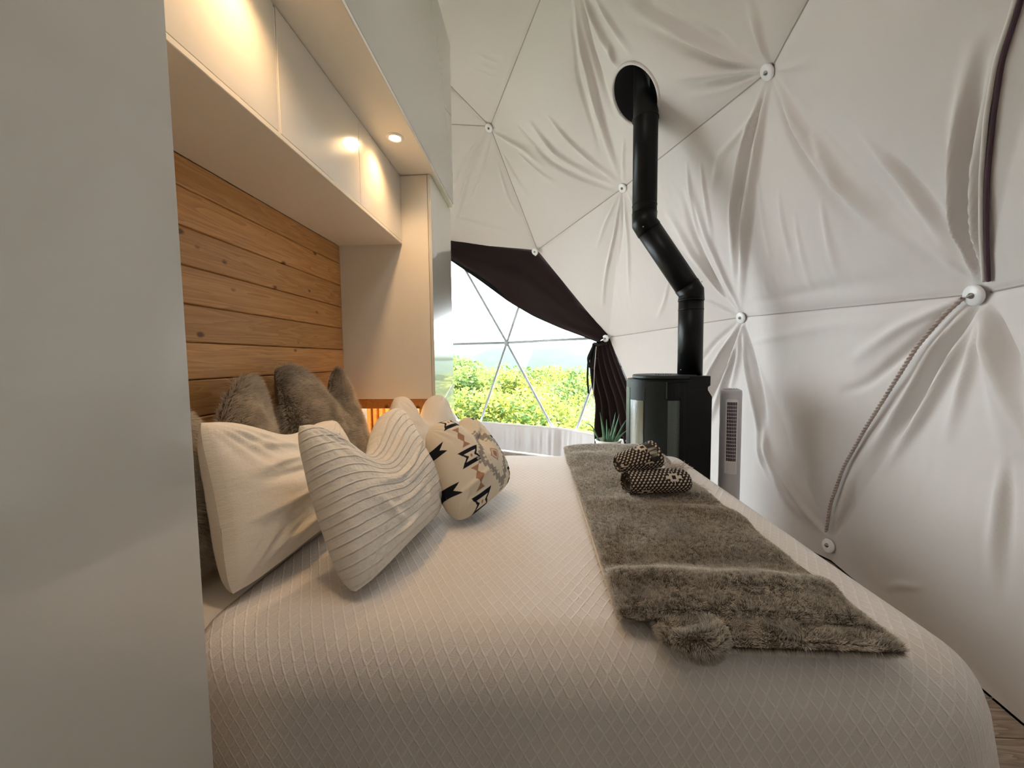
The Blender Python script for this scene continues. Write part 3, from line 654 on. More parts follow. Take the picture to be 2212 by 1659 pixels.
# plain white pillows
pillow('pillow', 'plain white pillow standing upright beside the wardrobe, in front of fur', 'pillow', LINEN, 'white bed pillows',
       TL=px(420, 903, x=-.90), TR=px(722, 904, x=-.88), BR=(-.76, 1.64, .66), BL=px(492, 1304, z=.65), thick=.23, ex=.38, chop=.05, cu=.5, cw=.28, seed=5, wr=.010, pinch=.05,
       crease=[(.05, .62, .6, .78, .012, .018), (.05, .55, .7, .62, -.012, .02), (.0, .35, .7, .45, .012, .015), (.05, .12, .5, .2, .012, .018), (.1, .8, .5, .88, .01, .02)])
pillow('pillow', 'plain white pillow standing at the far end below the niche', 'pillow', LINEN, 'white bed pillows',
       TL=px(850, 856, x=-.78), TR=px(955, 853, x=-.575), BR=(-.46, 2.42, .66), BL=(-.74, 1.72, .66), thick=.21, ex=.38, chop=.14, cu=.46, cw=.17, seed=14, wr=.007, pinch=.02)
pillow('pillow', 'crinkled tucked white pillow leaning in the middle of the pillow row', 'pillow', WAFFLE, 'white bed pillows',
       TL=px(634, 908, x=-.68), TR=px(862, 878, x=-.60), BR=px(950, 1108, z=.65), BL=px(764, 1296, z=.648), thick=.25, ex=.38, chop=.15, cu=.42, cw=.24, seed=27, wr=.009, pinch=.05, n=110,
       crease=[(.12, .5, .95, .62, .016, .02), (.12, .5, .35, .12, .010, .02), (.15, .12, .5, .16, .012, .012), (.2, .3, .6, .34, .008, .015), (.5, .1, .62, .3, .01, .012)])
# patterned cushion
def kil(UV, g):
    u, v = UV[:, 0], UV[:, 1]; C = np.tile(np.array([.70, .635, .52]), (len(u), 1))
    BLK, BRN, GRY = np.array([.008, .010, .016]), np.array([.36, .20, .13]), np.array([.30, .275, .25])
    for cu_, off in ((-.03, .5), (.27, 0.), (.93, .15)):
        x = (u-cu_)*.98
        if cu_ in (.27, .93):
            for k in range(-1, 3):
                cy = .06+off*.3+k*.44; y = v-cy
                # hourglass frame: wide ends, notched sides
                wdt = .125-.055*np.abs(np.clip(1-np.abs(y)/.075, 0, 1))*1.0
                ys = y-.25*x*0
                frame = (np.abs(ys) < .078) & (np.abs(x) < .07+.065*np.abs(ys)/.078)
                inner = (np.abs(ys) < .038) & (np.abs(x) < .035+.045*np.abs(ys)/.038)
                C[frame] = BLK; C[inner] = (.72, .65, .55); C[(x*x+y*y) < .015**2] = BRN
                for dy in (.11, -.11):
                    yy = (y-dy)*np.sign(dy); C[(yy > 0) & (yy < .058) & (np.abs(x) < .055*(1-yy/.058))] = BRN
                yy = y-.22; C[(np.abs(yy)/.066+np.abs(x)/.05) < 1] = BRN
        else:
            for k in range(-1, 3):
                y = v-(.28+k*.44); fr_ = (np.abs(y) < .055) & (np.abs(x) < .05+.05*np.abs(y)/.055); C[fr_] = BLK
    # stepped grey zigzag band round a medallion
    cx, cy = .64, .42; st = .045
    r = np.floor(np.abs(u-cx)/st)*st+np.abs(((u-cx)/st) % 1-.5)*.03; s = np.floor(np.abs(v-cy)/st)*st*.75+np.abs(((v-cy)/st) % 1-.5)*.05
    d = r+s; C[(d > .20) & (d < .29)] = GRY; C[(np.abs(u-cx)+np.abs(v-cy)*.9) < .05] = BRN
    d2 = (np.abs(u-cx)/.10+np.abs(v-cy)/.09); C[(d2 > .75) & (d2 < 1.05)] = (.42, .27, .2)
    n = len(u)//2; return C
pillow('patterned_cushion', 'cream cushion with black, brown and grey geometric print', 'cushion', PRINT, None, kil,
       TL=px(914, 922, x=-.45), TR=px(1016, 900, x=-.32), BR=px(1106, 1040, z=.70), BL=px(985, 1143, z=.645), thick=.23, n=260, chop=.045, cu=.60, cw=.14, seed=41, wr=.005, pinch=.0, ex=.40, bulge_low=.1, rnd=.13,
       crease=[(.0, .22, .5, .3, .010, .02), (.05, .15, .4, .18, -.008, .02), (.55, .6, .8, .75, -.02, .04)])

# ------------------------------------------------------------------ fleece throw
def slab(x0, x1, y0, y1, z0, h, nx=60, ny=120, seed=0, bump=.010, ridge=None, tilt=0, skew=None):
    th = np.linspace(0, 2*np.pi, nx, endpoint=False); c = np.sign(np.cos(th))*np.abs(np.cos(th))**.35; s = np.sign(np.sin(th))*np.abs(np.sin(th))**.7
    t = np.linspace(0, 1, ny); Vv = np.zeros((nx, ny, 3))
    for j, q in enumerate(t):
        y = y0+(y1-y0)*q; e = min(1., (q*(y1-y0)/.035)**.5, ((1-q)*(y1-y0)/.035)**.5) if 0 < q < 1 else .02
        xc = (x0+x1)/2+(skew(y) if skew else 0); hw = (x1-x0)/2*(1-.012*(1-e))
        X = xc+hw*c*(1 if e > .5 else .97); 
        zz = z0+h*.5+s*h*.5*e
        P = np.stack([X, np.full(nx, y), zz], -1); top = (s > 0)
        P[:, 2] += np.where(s > .3, bump*vnoise(P[:, :2], 7, seed)+bump*.6*vnoise(P[:, :2]*[1, .6], 16, seed+1), 0)*e
        P[:, 0] += .008*vnoise(np.stack([P[:, 1], P[:, 1]*0], -1), 6, seed+4)*np.sign(c)
        if ridge: P[:, 2] += ridge(P[:, 0], P[:, 1])*(s > .2)*e
        Vv[:, j] = P
    return Vv.reshape(-1, 3), grid_faces(nx, ny, True)[:, ::-1]
tw = thing('fleece_throw', 'folded taupe sherpa fleece throw laid across the foot of the bed', 'blanket', (.45, 1.6, BT))
def r1(x, y): return .022*np.exp(-((y-.965-.02*np.sin(x*9))/.035)**2)-.012*np.exp(-((y-1.06)/.05)**2)+.010*np.exp(-((y-1.45+.3*(x-.4))/.06)**2)
Va, Fa = slab(.185, .735, .845, 2.54, BT+.006, .050, seed=3, ridge=r1, skew=lambda y: .0)
Va[:, 2] += np.where(Va[:, 2] > BT+.03, .0, 0)
oa = npmesh('top_fold', Va, Fa.astype(np.int32), SHERPB, tw)
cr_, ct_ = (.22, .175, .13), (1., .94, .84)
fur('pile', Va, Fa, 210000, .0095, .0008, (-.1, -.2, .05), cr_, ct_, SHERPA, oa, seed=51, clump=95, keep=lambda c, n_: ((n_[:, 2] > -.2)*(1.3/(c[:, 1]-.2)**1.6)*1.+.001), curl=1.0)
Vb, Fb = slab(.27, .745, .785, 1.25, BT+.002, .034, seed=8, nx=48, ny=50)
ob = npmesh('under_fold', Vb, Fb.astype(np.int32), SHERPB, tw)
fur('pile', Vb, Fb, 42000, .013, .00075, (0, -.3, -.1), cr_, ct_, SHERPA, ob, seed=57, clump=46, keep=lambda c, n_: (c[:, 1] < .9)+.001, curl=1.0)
sp_ = spline([(.285, .79, BT+.025), (.31, .775, BT+.028), (.35, .775, BT+.03), (.375, .80, BT+.03), (.38, .84, BT+.032)], 20)
Vc, Fc = tube_geo(sp_, .026*np.sin(np.linspace(.35, 2.8, 20))**.6, 14); Fq = np.array([f for f in Fc if len(f) == 4])
oc = npmesh('gathered_corner', Vc, Fc, SHERPB, tw)
fur('pile', Vc, Fq, 9000, .012, .00075, (0, -.2, 0), cr_, ct_, SHERPA, oc, seed=61, clump=46, curl=1.0)
hemv, hemf = tube_geo(spline([(.186, .86, BT+.022), (.184, 1.6, BT+.022), (.186, 2.52, BT+.022)], 40), .004, 6); npmesh('stitched_hem', hemv, hemf, mat('beige_hem', (.6, .5, .4), .9), tw)

# ------------------------------------------------------------------ rolled woven blankets
def aztec(s, t):                                # s round the roll, t along it; both in metres
    C = np.tile(np.array([.030, .020, .017]), (len(s), 1)); cr_ = np.array([.62, .55, .45]); p = .0175; q = .0115
    row = np.floor(s/q); ph = (row % 2)*.5; x = (t/p+ph) % 1-.5; y = (s/q) % 1-.5
    C[(np.abs(x+y*.35)*1.15+np.abs(y)*.8) < .36] = cr_
    P2, Q2 = p*7, q*12; a = ((t/P2) % 1-.5)*P2; b = ((s/Q2+np.floor(t/P2) % 2*.5) % 1-.5)*Q2
    d = np.floor(np.abs(b)/q+.5)*q*1.4+np.abs(a); C[d < .034] = cr_; C[(np.abs(a) < .008) & (np.abs(b) < .008)] = (.03, .02, .017)
    C[(d > .034) & (d < .041)] = (.03, .02, .017)
    return C
def roll(p0, p1, r0, r1_, flat, label, sag=0, seed=0, n=260, m=200, tagk=None):
    p0, p1 = np.array(p0, float), np.array(p1, float); ax = p1-p0; Ln = np.linalg.norm(ax); ax /= Ln; a = np.cross([0, 0, 1.], ax); a /= np.linalg.norm(a); b = np.cross(ax, a)
    if b[2] < 0: a, b = -a, -b
    t = thing('rolled_blanket', label, 'blanket', tuple(p0), 'rolled patterned blankets')
    tt = np.linspace(0, 1, n); th = np.linspace(0, 2*np.pi, m); T, H = np.meshgrid(tt, th, indexing='ij')
    R = (r0+(r1_-r0)*T)*(1-.25*np.clip((T-.88)/.12, 0, 1)**2*(1-.0)) *(1+.03*vnoise(np.stack([T*4, np.cos(H), np.sin(H)], -1), 1.2, seed))
    ca, sa = np.cos(H), np.sin(H); sa2 = np.where(sa < 0, sa*flat, sa)
    P = p0+ax*(T*Ln)[..., None]+a*(R*ca*1.06)[..., None]+b*(R*sa2-sag*np.sin(np.pi*T))[..., None]
    C = aztec((H*((r0+r1_)/2)).ravel(), (T*Ln).ravel())
    V = P.reshape(-1, 3); F = grid_faces(n, m); npmesh('outer_wrap', V, F.astype(np.int32), BLANK, t, True, None, C)
    for end, sg in ((0, -1), (1, 1)):           # the spiral of cloth at each end
        rr = (r0 if end == 0 else r1_*.76); k = 260; w = np.linspace(0, 2*np.pi*3.6, k); ra = rr*(.97-.85*w/w[-1]); sn = np.sin(w); sn = np.where(sn < 0, sn*flat, sn)
        Q = (p0+ax*(end*Ln))+a*(ra*np.cos(w)*1.04)[:, None]+b*(ra*sn)[:, None]
        ins = .030*np.sin(w*.37)[:, None]*ax*0-ax*(sg*(.004+.018*(w/w[-1])))[:, None]; rows = [Q+ins+ax*sg*0.004, Q-ax*sg*.05]
        th_ = .0028; rad = (Q-(p0+ax*(end*Ln))); rad /= np.linalg.norm(rad, axis=1)[:, None]+1e-9
        V = np.stack([rows[1]+rad*th_, rows[0]+rad*th_, rows[0]-rad*th_, rows[1]-rad*th_], 1).reshape(-1, 3); F = grid_faces(k, 4)
        Cc = np.tile(np.array([.05, .042, .035]), (len(V), 1)); mk = vnoise(V, 60, 3) > .25; Cc[mk] = (.5, .45, .38)
        npmesh('spiral_end', V, F.astype(np.int32), BLANK, t, True, None, Cc)
        K = 24; hh = np.linspace(0, 2*np.pi, K, endpoint=False); s2 = np.where(np.sin(hh) < 0, np.sin(hh)*flat, np.sin(hh)); c0 = p0+ax*(end*Ln-sg*.03)
        V = np.vstack([[c0], c0+a*(rr*np.cos(hh))[:, None]+b*(rr*s2)[:, None]]); npmesh('core', V, [(0, 1+i, 1+(i+1) % K) for i in range(K)], mat('dark_weave', (.03, .025, .02), .95), t)
    return t, (p0, p1, ax, a, b, Ln)
zt = BT+.056
q0 = px(1352, 1045, z=zt+.042); q1 = px(1482, 1040, z=zt+.04)
t1, inf = roll(q0, q1, .055, .057, .75, 'dark brown and cream diamond-patterned blanket roll lying on the throw, bottom one', seed=2)
u0 = px(1412, 985, z=zt+.135); u1 = px(1338, 1012, z=zt+.11)
t2, inf2 = roll(u0+np.array([0, -.02, .01]), u1+np.array([-.0, .05, -.0]), .063, .044, .85, 'dark brown and cream diamond-patterned blanket roll resting on top of the other', seed=6)
def fringe(c, d, n, parent, L=.045, seed=3):
    rg = np.random.default_rng(seed); g = []
    for i in range(n):
        p = c+rg.normal(0, 1, 3)*[.022, .012, .004]; dd = d+rg.normal(0, .45, 3); dd[2] = abs(dd[2])*.5; dd /= np.linalg.norm(dd)
        g.append(tube_geo(spline([p, p+dd*L*.5+[0, 0, .008], p+dd*L+[0, 0, -.004]], 5), .0009, 4, False))
    tag(npmesh('fringe', *merge(g), mat('cream_fringe', (.62, .54, .45), .9), parent), kind='stuff')
mid = (inf[0]+inf[1])/2
fringe(mid+np.array([.075, .03, .048]), np.array([.6, .5, .5]), 90, t1)
fringe(inf[1]+np.array([.012, -.02, -.025]), np.array([1., -.1, .05]), 40, t1, .035, 5)

# ------------------------------------------------------------------ stove
SX, SY, SR = .905, 2.83, .232
st = thing('stove', 'black cylindrical wood stove with glass sides and a cranked flue pipe', 'stove', (SX, SY, 0))
def arc(name, r, a0, a1, z0, z1, t, m, k=24, par=None):
    V, F = lathe_geo([(r-t, z0), (r, z0), (r, z1), (r-t, z1), (r-t, z0)], SX, SY, k, math.radians(a0), math.radians(a1))
    n = k; F = F+[(0, n, 2*n, 3*n), (n-1, 4*n-1, 3*n-1, 2*n-1)]; return npmesh(name, V, F, m, par or st, smooth=False)
V, F = lathe_geo([(.001, .10), (SR-.012, .10), (SR-.012, 1.085), (SR, 1.09), (SR, 1.103), (.001, 1.104)], SX, SY, 64); npmesh('body', V, F, BLACK, st, smooth=False)
V, F = lathe_geo([(.001, 1.105), (SR-.022, 1.105), (SR-.015, 1.111), (SR-.015, 1.126), (SR-.022, 1.132), (.001, 1.133)], SX+.02, SY, 64); npmesh('top_plate', V, F, GREENBLK, st, smooth=False)
for i in range(7):
    V, F = lathe_geo([(.0005, 1.1335), (.006, 1.1335), (.006, 1.137), (.0005, 1.1372)], SX-.06+i*.016, SY-.09+.004*(i % 2), 8); npmesh('top_vent_knob', V, F, BLACK, st)
V, F = lathe_geo([(.20, 0), (.21, .01), (.21, .095), (.20, .0995)], SX, SY, 48); npmesh('plinth', V, F, BLACK, st)
arc('door_frame', SR+.012, 180, 262, .30, 1.092, .012, GREENBLK, 30)
def perf():
    m, N, L, P = nt('perforated_screen'); uv = N.new('ShaderNodeTexCoord'); v = N.new('ShaderNodeTexVoronoi'); v.inputs['Scale'].default_value = 130; v.inputs['Randomness'].default_value = .1
    L.new(uv.outputs['Object'], v.inputs['Vector']); r = N.new('ShaderNodeValToRGB'); r.color_ramp.elements[0].position = .3; r.color_ramp.elements[1].position = .45
    r.color_ramp.elements[0].color = (.004, .004, .004, 1); r.color_ramp.elements[1].color = (.10, .12, .11, 1); L.new(v.outputs['Distance'], r.inputs[0]); L.new(r.outputs[0], P.inputs['Base Color'])
    P.inputs['Roughness'].default_value = .3; P.inputs['Metallic'].default_value = .4; return m
PERF = perf()
SGL = mat('stove_glass', (.02, .022, .02), .08, .8, coat=1, coatr=.02)
arc('perforated_screen', SR+.016, 183, 196, .33, 1.045, .003, PERF, 8)
arc('door_glass', SR+.0165, 199, 226, .33, .96, .003, mat('stove_glass_painted_reflection', (.10, .11, .07), .15, .8, coat=1, coatr=.1, bump=.6, bscale=160), 10)  # greenish window reflection put into the glass colour
arc('glass_surround', SR+.0145, 197, 228, .97, 1.05, .003, GREENBLK, 10)
arc('side_glass', SR+.0025, 263, 283, .37, .965, .003, PERF, 10)
arc('side_glass_frame', SR+.006, 261, 263, .35, .985, .006, GREENBLK, 4); arc('side_glass_frame', SR+.006, 283, 285, .35, .985, .006, BLACK, 4)
arc('side_glass_frame', SR+.006, 261, 285, .355, .367, .006, GREENBLK, 10)
box('handle', (SX-.045, SY-SR-.03, .98), (SX-.038, SY-SR-.004, 1.09), GREENBLK, st)
# square back box
V = [(SX-.02, SY-.20, .02), (1.175, SY-.16, .02), (1.175, SY+.16, .02), (SX-.02, SY+.20, .02)]
z_ = [(.02, 0), (1.0, 0), (1.05, -.025), (1.10, 0)]
gg = []
for z0, dx in ((.02, .0), (.985, .0), (1.03, -.028), (1.05, -.028), (1.062, -.012), (1.125, -.012)): gg += [(SX-.02, SY-.205, z0), (1.19+dx, SY-.17, z0), (1.19+dx, SY+.17, z0), (SX-.02, SY+.205, z0)]
F = [(i*4+j, i*4+(j+1) % 4, (i+1)*4+(j+1) % 4, (i+1)*4+j) for i in range(5) for j in range(4)]+[(0, 3, 2, 1), (20, 21, 22, 23)]
npmesh('rear_casing', gg, F, BLACK, st, smooth=False)
# flue
PR = .083; pa = px(1491.5, 805, y=SY); x0 = px(1491.5, 720, y=SY)[0]
pts = [np.array([x0, SY, 1.126]), np.array([x0, SY, px(1491, 632, y=SY)[2]]), px(1396, 482, y=SY), px(1392.5, 204, y=SY+.0)]
xu = px(1393.5, 340, y=SY)[0]; pts[2][0] = xu; pts[3] = np.array([xu, SY-.01, 3.55])
tube('flue_lower', [pts[0], pts[1]], PR, PIPEM, st, 32)
def ell(p, a, b, n=7):                         # segmented elbow
    return [p]
d1 = pts[2]-pts[1]; d1 /= np.linalg.norm(d1)
tube('flue_elbow', [pts[1]-[0, 0, .05], pts[1]-[0, 0, .0], pts[1]+d1*.06], PR+.003, PIPEM, st, 32)
tube('flue_middle', [pts[1]+d1*.0, pts[2]-d1*.0], PR, PIPEM, st, 32)
tube('flue_elbow', [pts[2]-d1*.06, pts[2], pts[2]+[0, 0, .07]], PR+.003, PIPEM, st, 32)
tube('flue_upper', [pts[2], pts[3]], PR, PIPEM, st, 32)
def band(c, d, r=PR+.004):
    c = np.array(c); d = np.array(d); tube('flue_seam', [c-d*.004, c+d*.004], r, PIPEM, st, 32)
band(pts[1]-[0, 0, .055], [0, 0, 1]); band(pts[1]-[0, 0, .12], [0, 0, 1], PR+.002); band(pts[2]+[0, 0, .12], [0, 0, 1], PR+.002); band([xu, SY, px(1393, 258, y=SY)[2]], [0, 0, 1], PR+.006)
for q in ((x0-PR*.93, SY-PR*.45, 1.165), (pts[1][0]+.04, SY-PR*.92, pts[1][2]+.06), (pts[2][0]-.03, SY-PR*.98, pts[2][2]-.05)):
    V, F = lathe_geo([(.0005, -.004), (.004, -.003), (.004, .003), (.0005, .004)], q[0], q[1], 8); V[:, 2] += q[2]; npmesh('screw', V, F, STEEL, st)

# ------------------------------------------------------------------ tower fan
fx_, fy_ = px(1578, 900, y=2.80)[0], 2.80; fz = px(1578, 841, y=2.80)[2]
fan = thing('tower_fan', 'slim white and grey tower fan standing against the dome wall', 'fan', (fx_, fy_, 0))
V, F = lathe_geo([(.001, 0), (.13, 0), (.135, .012), (.12, .03), (.05, .045), (.001, .046)], fx_, fy_, 40); npmesh('base', V, F, PLASTICW, fan)
V, F = lathe_geo([(.05, .047), (.066, .06), (.069, .3), (.069, fz-.03), (.067, fz-.008), (.058, fz), (.001, fz+.001)], fx_, fy_, 48); npmesh('housing', V, F, PLASTIC, fan)
V, F = lathe_geo([(.001, fz+.0015), (.05, fz+.0015), (.052, fz+.004), (.045, fz+.006), (.001, fz+.006)], fx_, fy_, 32); npmesh('control_top', V, F, PLASTICW, fan)
for i in range(4):
    V, F = lathe_geo([(.0005, fz+.0065), (.006, fz+.0065), (.006, fz+.009), (.0005, fz+.0092)], fx_-.024+i*.016, fy_-.02, 10); npmesh('button', V, F, STEEL, fan)
fa = math.atan2(-fy_, -fx_)+.12                  # the grille faces the room
def farc(name, r, w0, w1, z0, z1, m, t=.004, par=None):
    V, F = lathe_geo([(r-t, z0), (r, z0), (r, z1), (r-t, z1), (r-t, z0)], fx_, fy_, 10, fa+w0, fa+w1); n = 10
    return npmesh(name, V, F+[(0, n, 2*n, 3*n), (n-1, 4*n-1, 3*n-1, 2*n-1)], m, par or fan, smooth=False)
gz0, gz1 = fz-.50, fz-.085
farc('grille_inside', .0705, -.42, .42, gz0, gz1, FANDARK)
gr = farc('grille', .0725, -.56, -.44, gz0-.09, gz1+.012, PLASTICW)
farc('grille_side', .0725, .44, .56, gz0-.09, gz1+.012, PLASTICW, par=gr); farc('grille_top', .0725, -.44, .44, gz1, gz1+.02, PLASTICW, par=gr); farc('grille_foot', .0725, -.44, .44, gz0-.09, gz0, PLASTICW, par=gr)
n = 17
for i in range(1, n): zz = gz0+(gz1-gz0)*i/n; farc('grille_bar', .0735, -.43, .43, zz-.0016, zz+.0016, PLASTICW, par=gr)
for k in range(-2, 3): farc('grille_rib', .0738, k*.14-.008, k*.14+.008, gz0, gz1, PLASTICW, par=gr)
for k in range(-3, 4): farc('vent_slot', .0732, k*.11-.012, k*.11+.012, gz0-.085, gz0-.01, PLASTIC, par=gr)

# ------------------------------------------------------------------ aloe
ax_, ay_ = .55, 2.93
pl_ = thing('potted_aloe', 'spiky green aloe in a white pot behind the bed by the curtain', 'plant', (ax_, ay_, .46))
V, F = lathe_geo([(.001, .46), (.07, .46), (.095, .62), (.10, .63), (.09, .635), (.085, .60), (.001, .60)], ax_, ay_, 32); npmesh('pot', V, F, POT, pl_)
def leafm(name, c1, c2):
    m, N, L, P = nt(name); tc = N.new('ShaderNodeTexCoord'); n = N.new('ShaderNodeTexNoise'); n.inputs['Scale'].default_value = 30; L.new(tc.outputs['Object'], n.inputs['Vector'])
    r = N.new('ShaderNodeValToRGB'); r.color_ramp.elements[0].color = (*c1, 1); r.color_ramp.elements[1].color = (*c2, 1); L.new(n.outputs['Fac'], r.inputs[0]); L.new(r.outputs[0], P.inputs['Base Color']); P.inputs['Roughness'].default_value = .4; return m
ALOE = leafm('aloe_green', (.03, .10, .045), (.14, .30, .17))
def blade(base, tip, w, sag, k=14):
    P = spline([base, np.array(base)*.45+np.array(tip)*.55+[0, 0, sag], tip], k); s = np.linspace(0, 1, k); W = w*(1-s**1.6)*np.minimum(1, .7+s*1.5)+.0006
    T = np.gradient(P, axis=0); T /= np.linalg.norm(T, axis=1)[:, None]; vd = np.array([ax_, ay_, 0])-[0, 0, 0]; vd = vd/np.linalg.norm(vd); S = np.cross(T, vd); S /= np.linalg.norm(S, axis=1)[:, None]; N_ = np.cross(S, T)
    V = np.stack([P-S*W[:, None], P-N_*W[:, None]*.35, P+S*W[:, None], P+N_*W[:, None]*.5], 1).reshape(-1, 3)
    F = [(i*4+j, i*4+(j+1) % 4, (i+1)*4+(j+1) % 4, (i+1)*4+j) for i in range(k-1) for j in range(4)]; npmesh('leaf', V, F, ALOE, pl_)
b0 = np.array([ax_, ay_, .60])
for (u, v, w, sg) in ((1296, 890, .013, 0), (1310, 905, .010, 0), (1330, 890, .014, 0), (1338, 882+12, .012, 0), (1357, 900, .012, .01), (1262, 912, .007, .05), (1266, 928, .006, .045), (1360, 925, .011, .01), (1325, 912, .010, 0), (1345, 925, .010, 0), (1316, 925, .010, 0)):
    tp = px(u, v, y=ay_+rng.uniform(-.06, .05)); bb = b0+np.array([(tp[0]-ax_)*.30, rng.uniform(-.02, .02), 0]); blade(bb, tp, w, sg)
sl = thing('plant_stool', 'small pine stool hidden behind the bed carrying the aloe pot', 'stool', (ax_, ay_, 0))
V, F = lathe_geo([(.001, .43), (.15, .43), (.15, .458), (.001, .459)], ax_, ay_, 32); npmesh('seat', V, F, STOOLM, sl)
for a in (45, 135, 225, 315): c_, s_ = math.cos(math.radians(a)), math.sin(math.radians(a)); tube('leg', [(ax_+.1*c_, ay_+.1*s_, .43), (ax_+.13*c_, ay_+.13*s_, .0)], .014, STOOLM, sl)

# ------------------------------------------------------------------ curtain
cu = thing('curtain', 'dark brown curtain swagged up along the dome window and tied back', 'curtain', tuple(ND['C']))
def on(u, v, off):
    p = cast(u, v); n = CEN-p; n /= np.linalg.norm(n); return p+n*off
ctr = lambda p, k: p+(p-CEN)/np.linalg.norm(p-CEN)*k
top = spline([ctr(ND['M']*1.12-ND['H']*.12+np.array([0, 0, .03]), .0)]+[ctr(ND['M']*(1-q)+ND['H']*q+np.array([0, 0, .035]), .005) for q in (0, .25, .5, .75, .97)]+[ctr(ND['H']*(1-q)+ND['C']*q+np.array([.02, 0, .02]), .005) for q in (.03, .25, .5, .75, .98)], 120)
low = spline([on(u, v, .07) for u, v in [(930, 528), (975, 556), (1040, 600), (1105, 648), (1160, 680), (1220, 706), (1270, 724), (1305, 738)]], 120)
nv = 26; V = np.zeros((120, nv, 3)); s = np.linspace(0, 1, 120)
nrmC = CEN-(top+low)/2; nrmC /= np.linalg.norm(nrmC, axis=1)[:, None]
for j in range(nv):
    h = j/(nv-1); fold = (.05*math.sin(math.pi*h)+.012*np.sin(h*9+s*7)*(h > .4)+.010*vnoise(np.stack([s*3, s*0+h*3], 1), 2.2, 5))
    V[:, j] = top*(1-h)+low*h+nrmC*fold[:, None]
cf = npmesh('swag', V.reshape(-1, 3), grid_faces(120, nv), CURT, cu)
cf.modifiers.new('s', 'SOLIDIFY').thickness = .004
for k in range(4):
    o_ = np.array([0, 0, .012*k+.0])+nrmC*(.006*(k % 2)); tube('binding_fold', low+o_*np.sin(np.pi*(.06+.9*s))[:, None]**.5, .010, CURTG, cu, 8)
# tied-back tail
nu, nv = 110, 40; V = np.zeros((nu, nv, 3))
hh = np.linspace(0, 1, nv)
rt = spline([ND['C']*(1-q)+ND['b1']*q+np.array([.03, -.0, 0]) for q in (.0, .2, .4, .6, .8, .98)], nv)
lf = spline([on(u, v, .10) for u, v in [(1292, 738), (1286, 775), (1290, 820), (1303, 870), (1301, 920), (1304, 970), (1308, 1030)]], nv)
for i in range(nu):
    s = i/(nu-1); d = CEN-rt; d /= np.linalg.norm(d, axis=1)[:, None]
    am = .012+.035*hh; V[i] = lf*(1-s)+rt*s+d*(am*np.sin(s*2*np.pi*6+hh*1.2)+.02*np.sin(np.pi*s)+am*.5*np.sin(s*31+2))[:, None]
    V[i][:, 2] = np.maximum(V[i][:, 2], .02)
tl = npmesh('tail', V.reshape(-1, 3), grid_faces(nu, nv), CURT, cu); tl.modifiers.new('s', 'SOLIDIFY').thickness = .004
for pts_, w in ([(1300, 740), (1285, 775), (1283, 815), (1286, 848)], .011), ([(1303, 742), (1294, 780), (1294, 810), (1296, 838)], .010):
    P = spline([on(u, v, .13) for u, v in pts_], 20); Wd = RX*w; V = np.stack([P-Wd, P+Wd], 1).reshape(-1, 3); o = npmesh('tie', V, grid_faces(20, 2), CURTG, cu); o.modifiers.new('s', 'SOLIDIFY').thickness = .003
P = spline([on(u, v, .14) for u, v in [(1304, 744), (1300, 790), (1299, 825), (1297, 857)]], 20); V = np.stack([P-RX*.004, P+RX*.005], 1).reshape(-1, 3); npmesh('white_tape', V, grid_faces(20, 2), mat('white_tape', (.7, .66, .66), .8), cu).modifiers.new('s', 'SOLIDIFY').thickness = .002
tube('tie_band', [on(1296, 737, .12), on(1308, 741, .13), on(1322, 739, .10)], .012, CURT, cu)
V = []
P = spline([on(u, v, .12) for u, v in [(1296, 742), (1283, 770), (1286, 790), (1297, 793), (1303, 770)]], 24); tube('tucked_loop', P, .014, CURT, cu)

# ------------------------------------------------------------------ outside
def hillz(x, y):
    d = np.hypot(x+1.75, y-2.1); return -1.0-np.clip(d-6, 0, 60)*.33+.3*np.sin(x*.3)*np.cos(y*.25)
gx = np.linspace(-70, 90, 90); gy = np.linspace(-20, 62, 60); X, Y = np.meshgrid(gx, gy, indexing='ij'); Z = hillz(X, Y); Z = np.maximum(Z, -20)
g1 = npmesh('forest_ground', np.stack([X, Y, Z], -1).reshape(-1, 3), grid_faces(90, 60), mat('forest_floor', (.10, .13, .04), .95, nscale=2, namt=.4)); tag(g1, kind='structure')
lk = npmesh('lake', [(-500, 45, -19.5), (700, 45, -19.5), (700, 700, -19.5), (-500, 700, -19.5)], [(0, 1, 2, 3)], mat('lake_water', (.06, .14, .20), .25, .4, bump=.3, bscale=.6)); tag(lk, 'pale blue lake glimpsed between the trees beyond the window', 'lake')
def ridge(y0, h, seed, name, c, lab):
    xs = np.linspace(-500, 600, 240); V = []; prof = -19+h*(.62+.25*np.sin(xs*.011+seed)+.13*np.sin(xs*.031+seed*2)+.05*vnoise(np.stack([xs, 0*xs], 1), .08, seed))
    for j, k in enumerate(np.linspace(0, 1, 14)): V.append(np.stack([xs, y0+k*150+0*xs, -19.6+(prof+19.6)*math.sin(k*math.pi/2)**.8+1.2*vnoise(np.stack([xs, 0*xs+k*100], 1), .11, seed)*k], -1))
    o = npmesh(name, np.array(V).transpose(1, 0, 2).reshape(-1, 3), grid_faces(240, 14), mat(name, c, .95, nscale=.08, namt=.35, bump=.8, bscale=.2)); tag(o, lab, 'hill')
ridge(300, 44, 1.2, 'wooded_hill', (.030, .055, .036), 'low wooded hill across the lake, the nearer one')
ridge(620, 84, 3.1, 'distant_hill', (.065, .095, .105), 'hazy blue-green hill on the horizon behind the others')
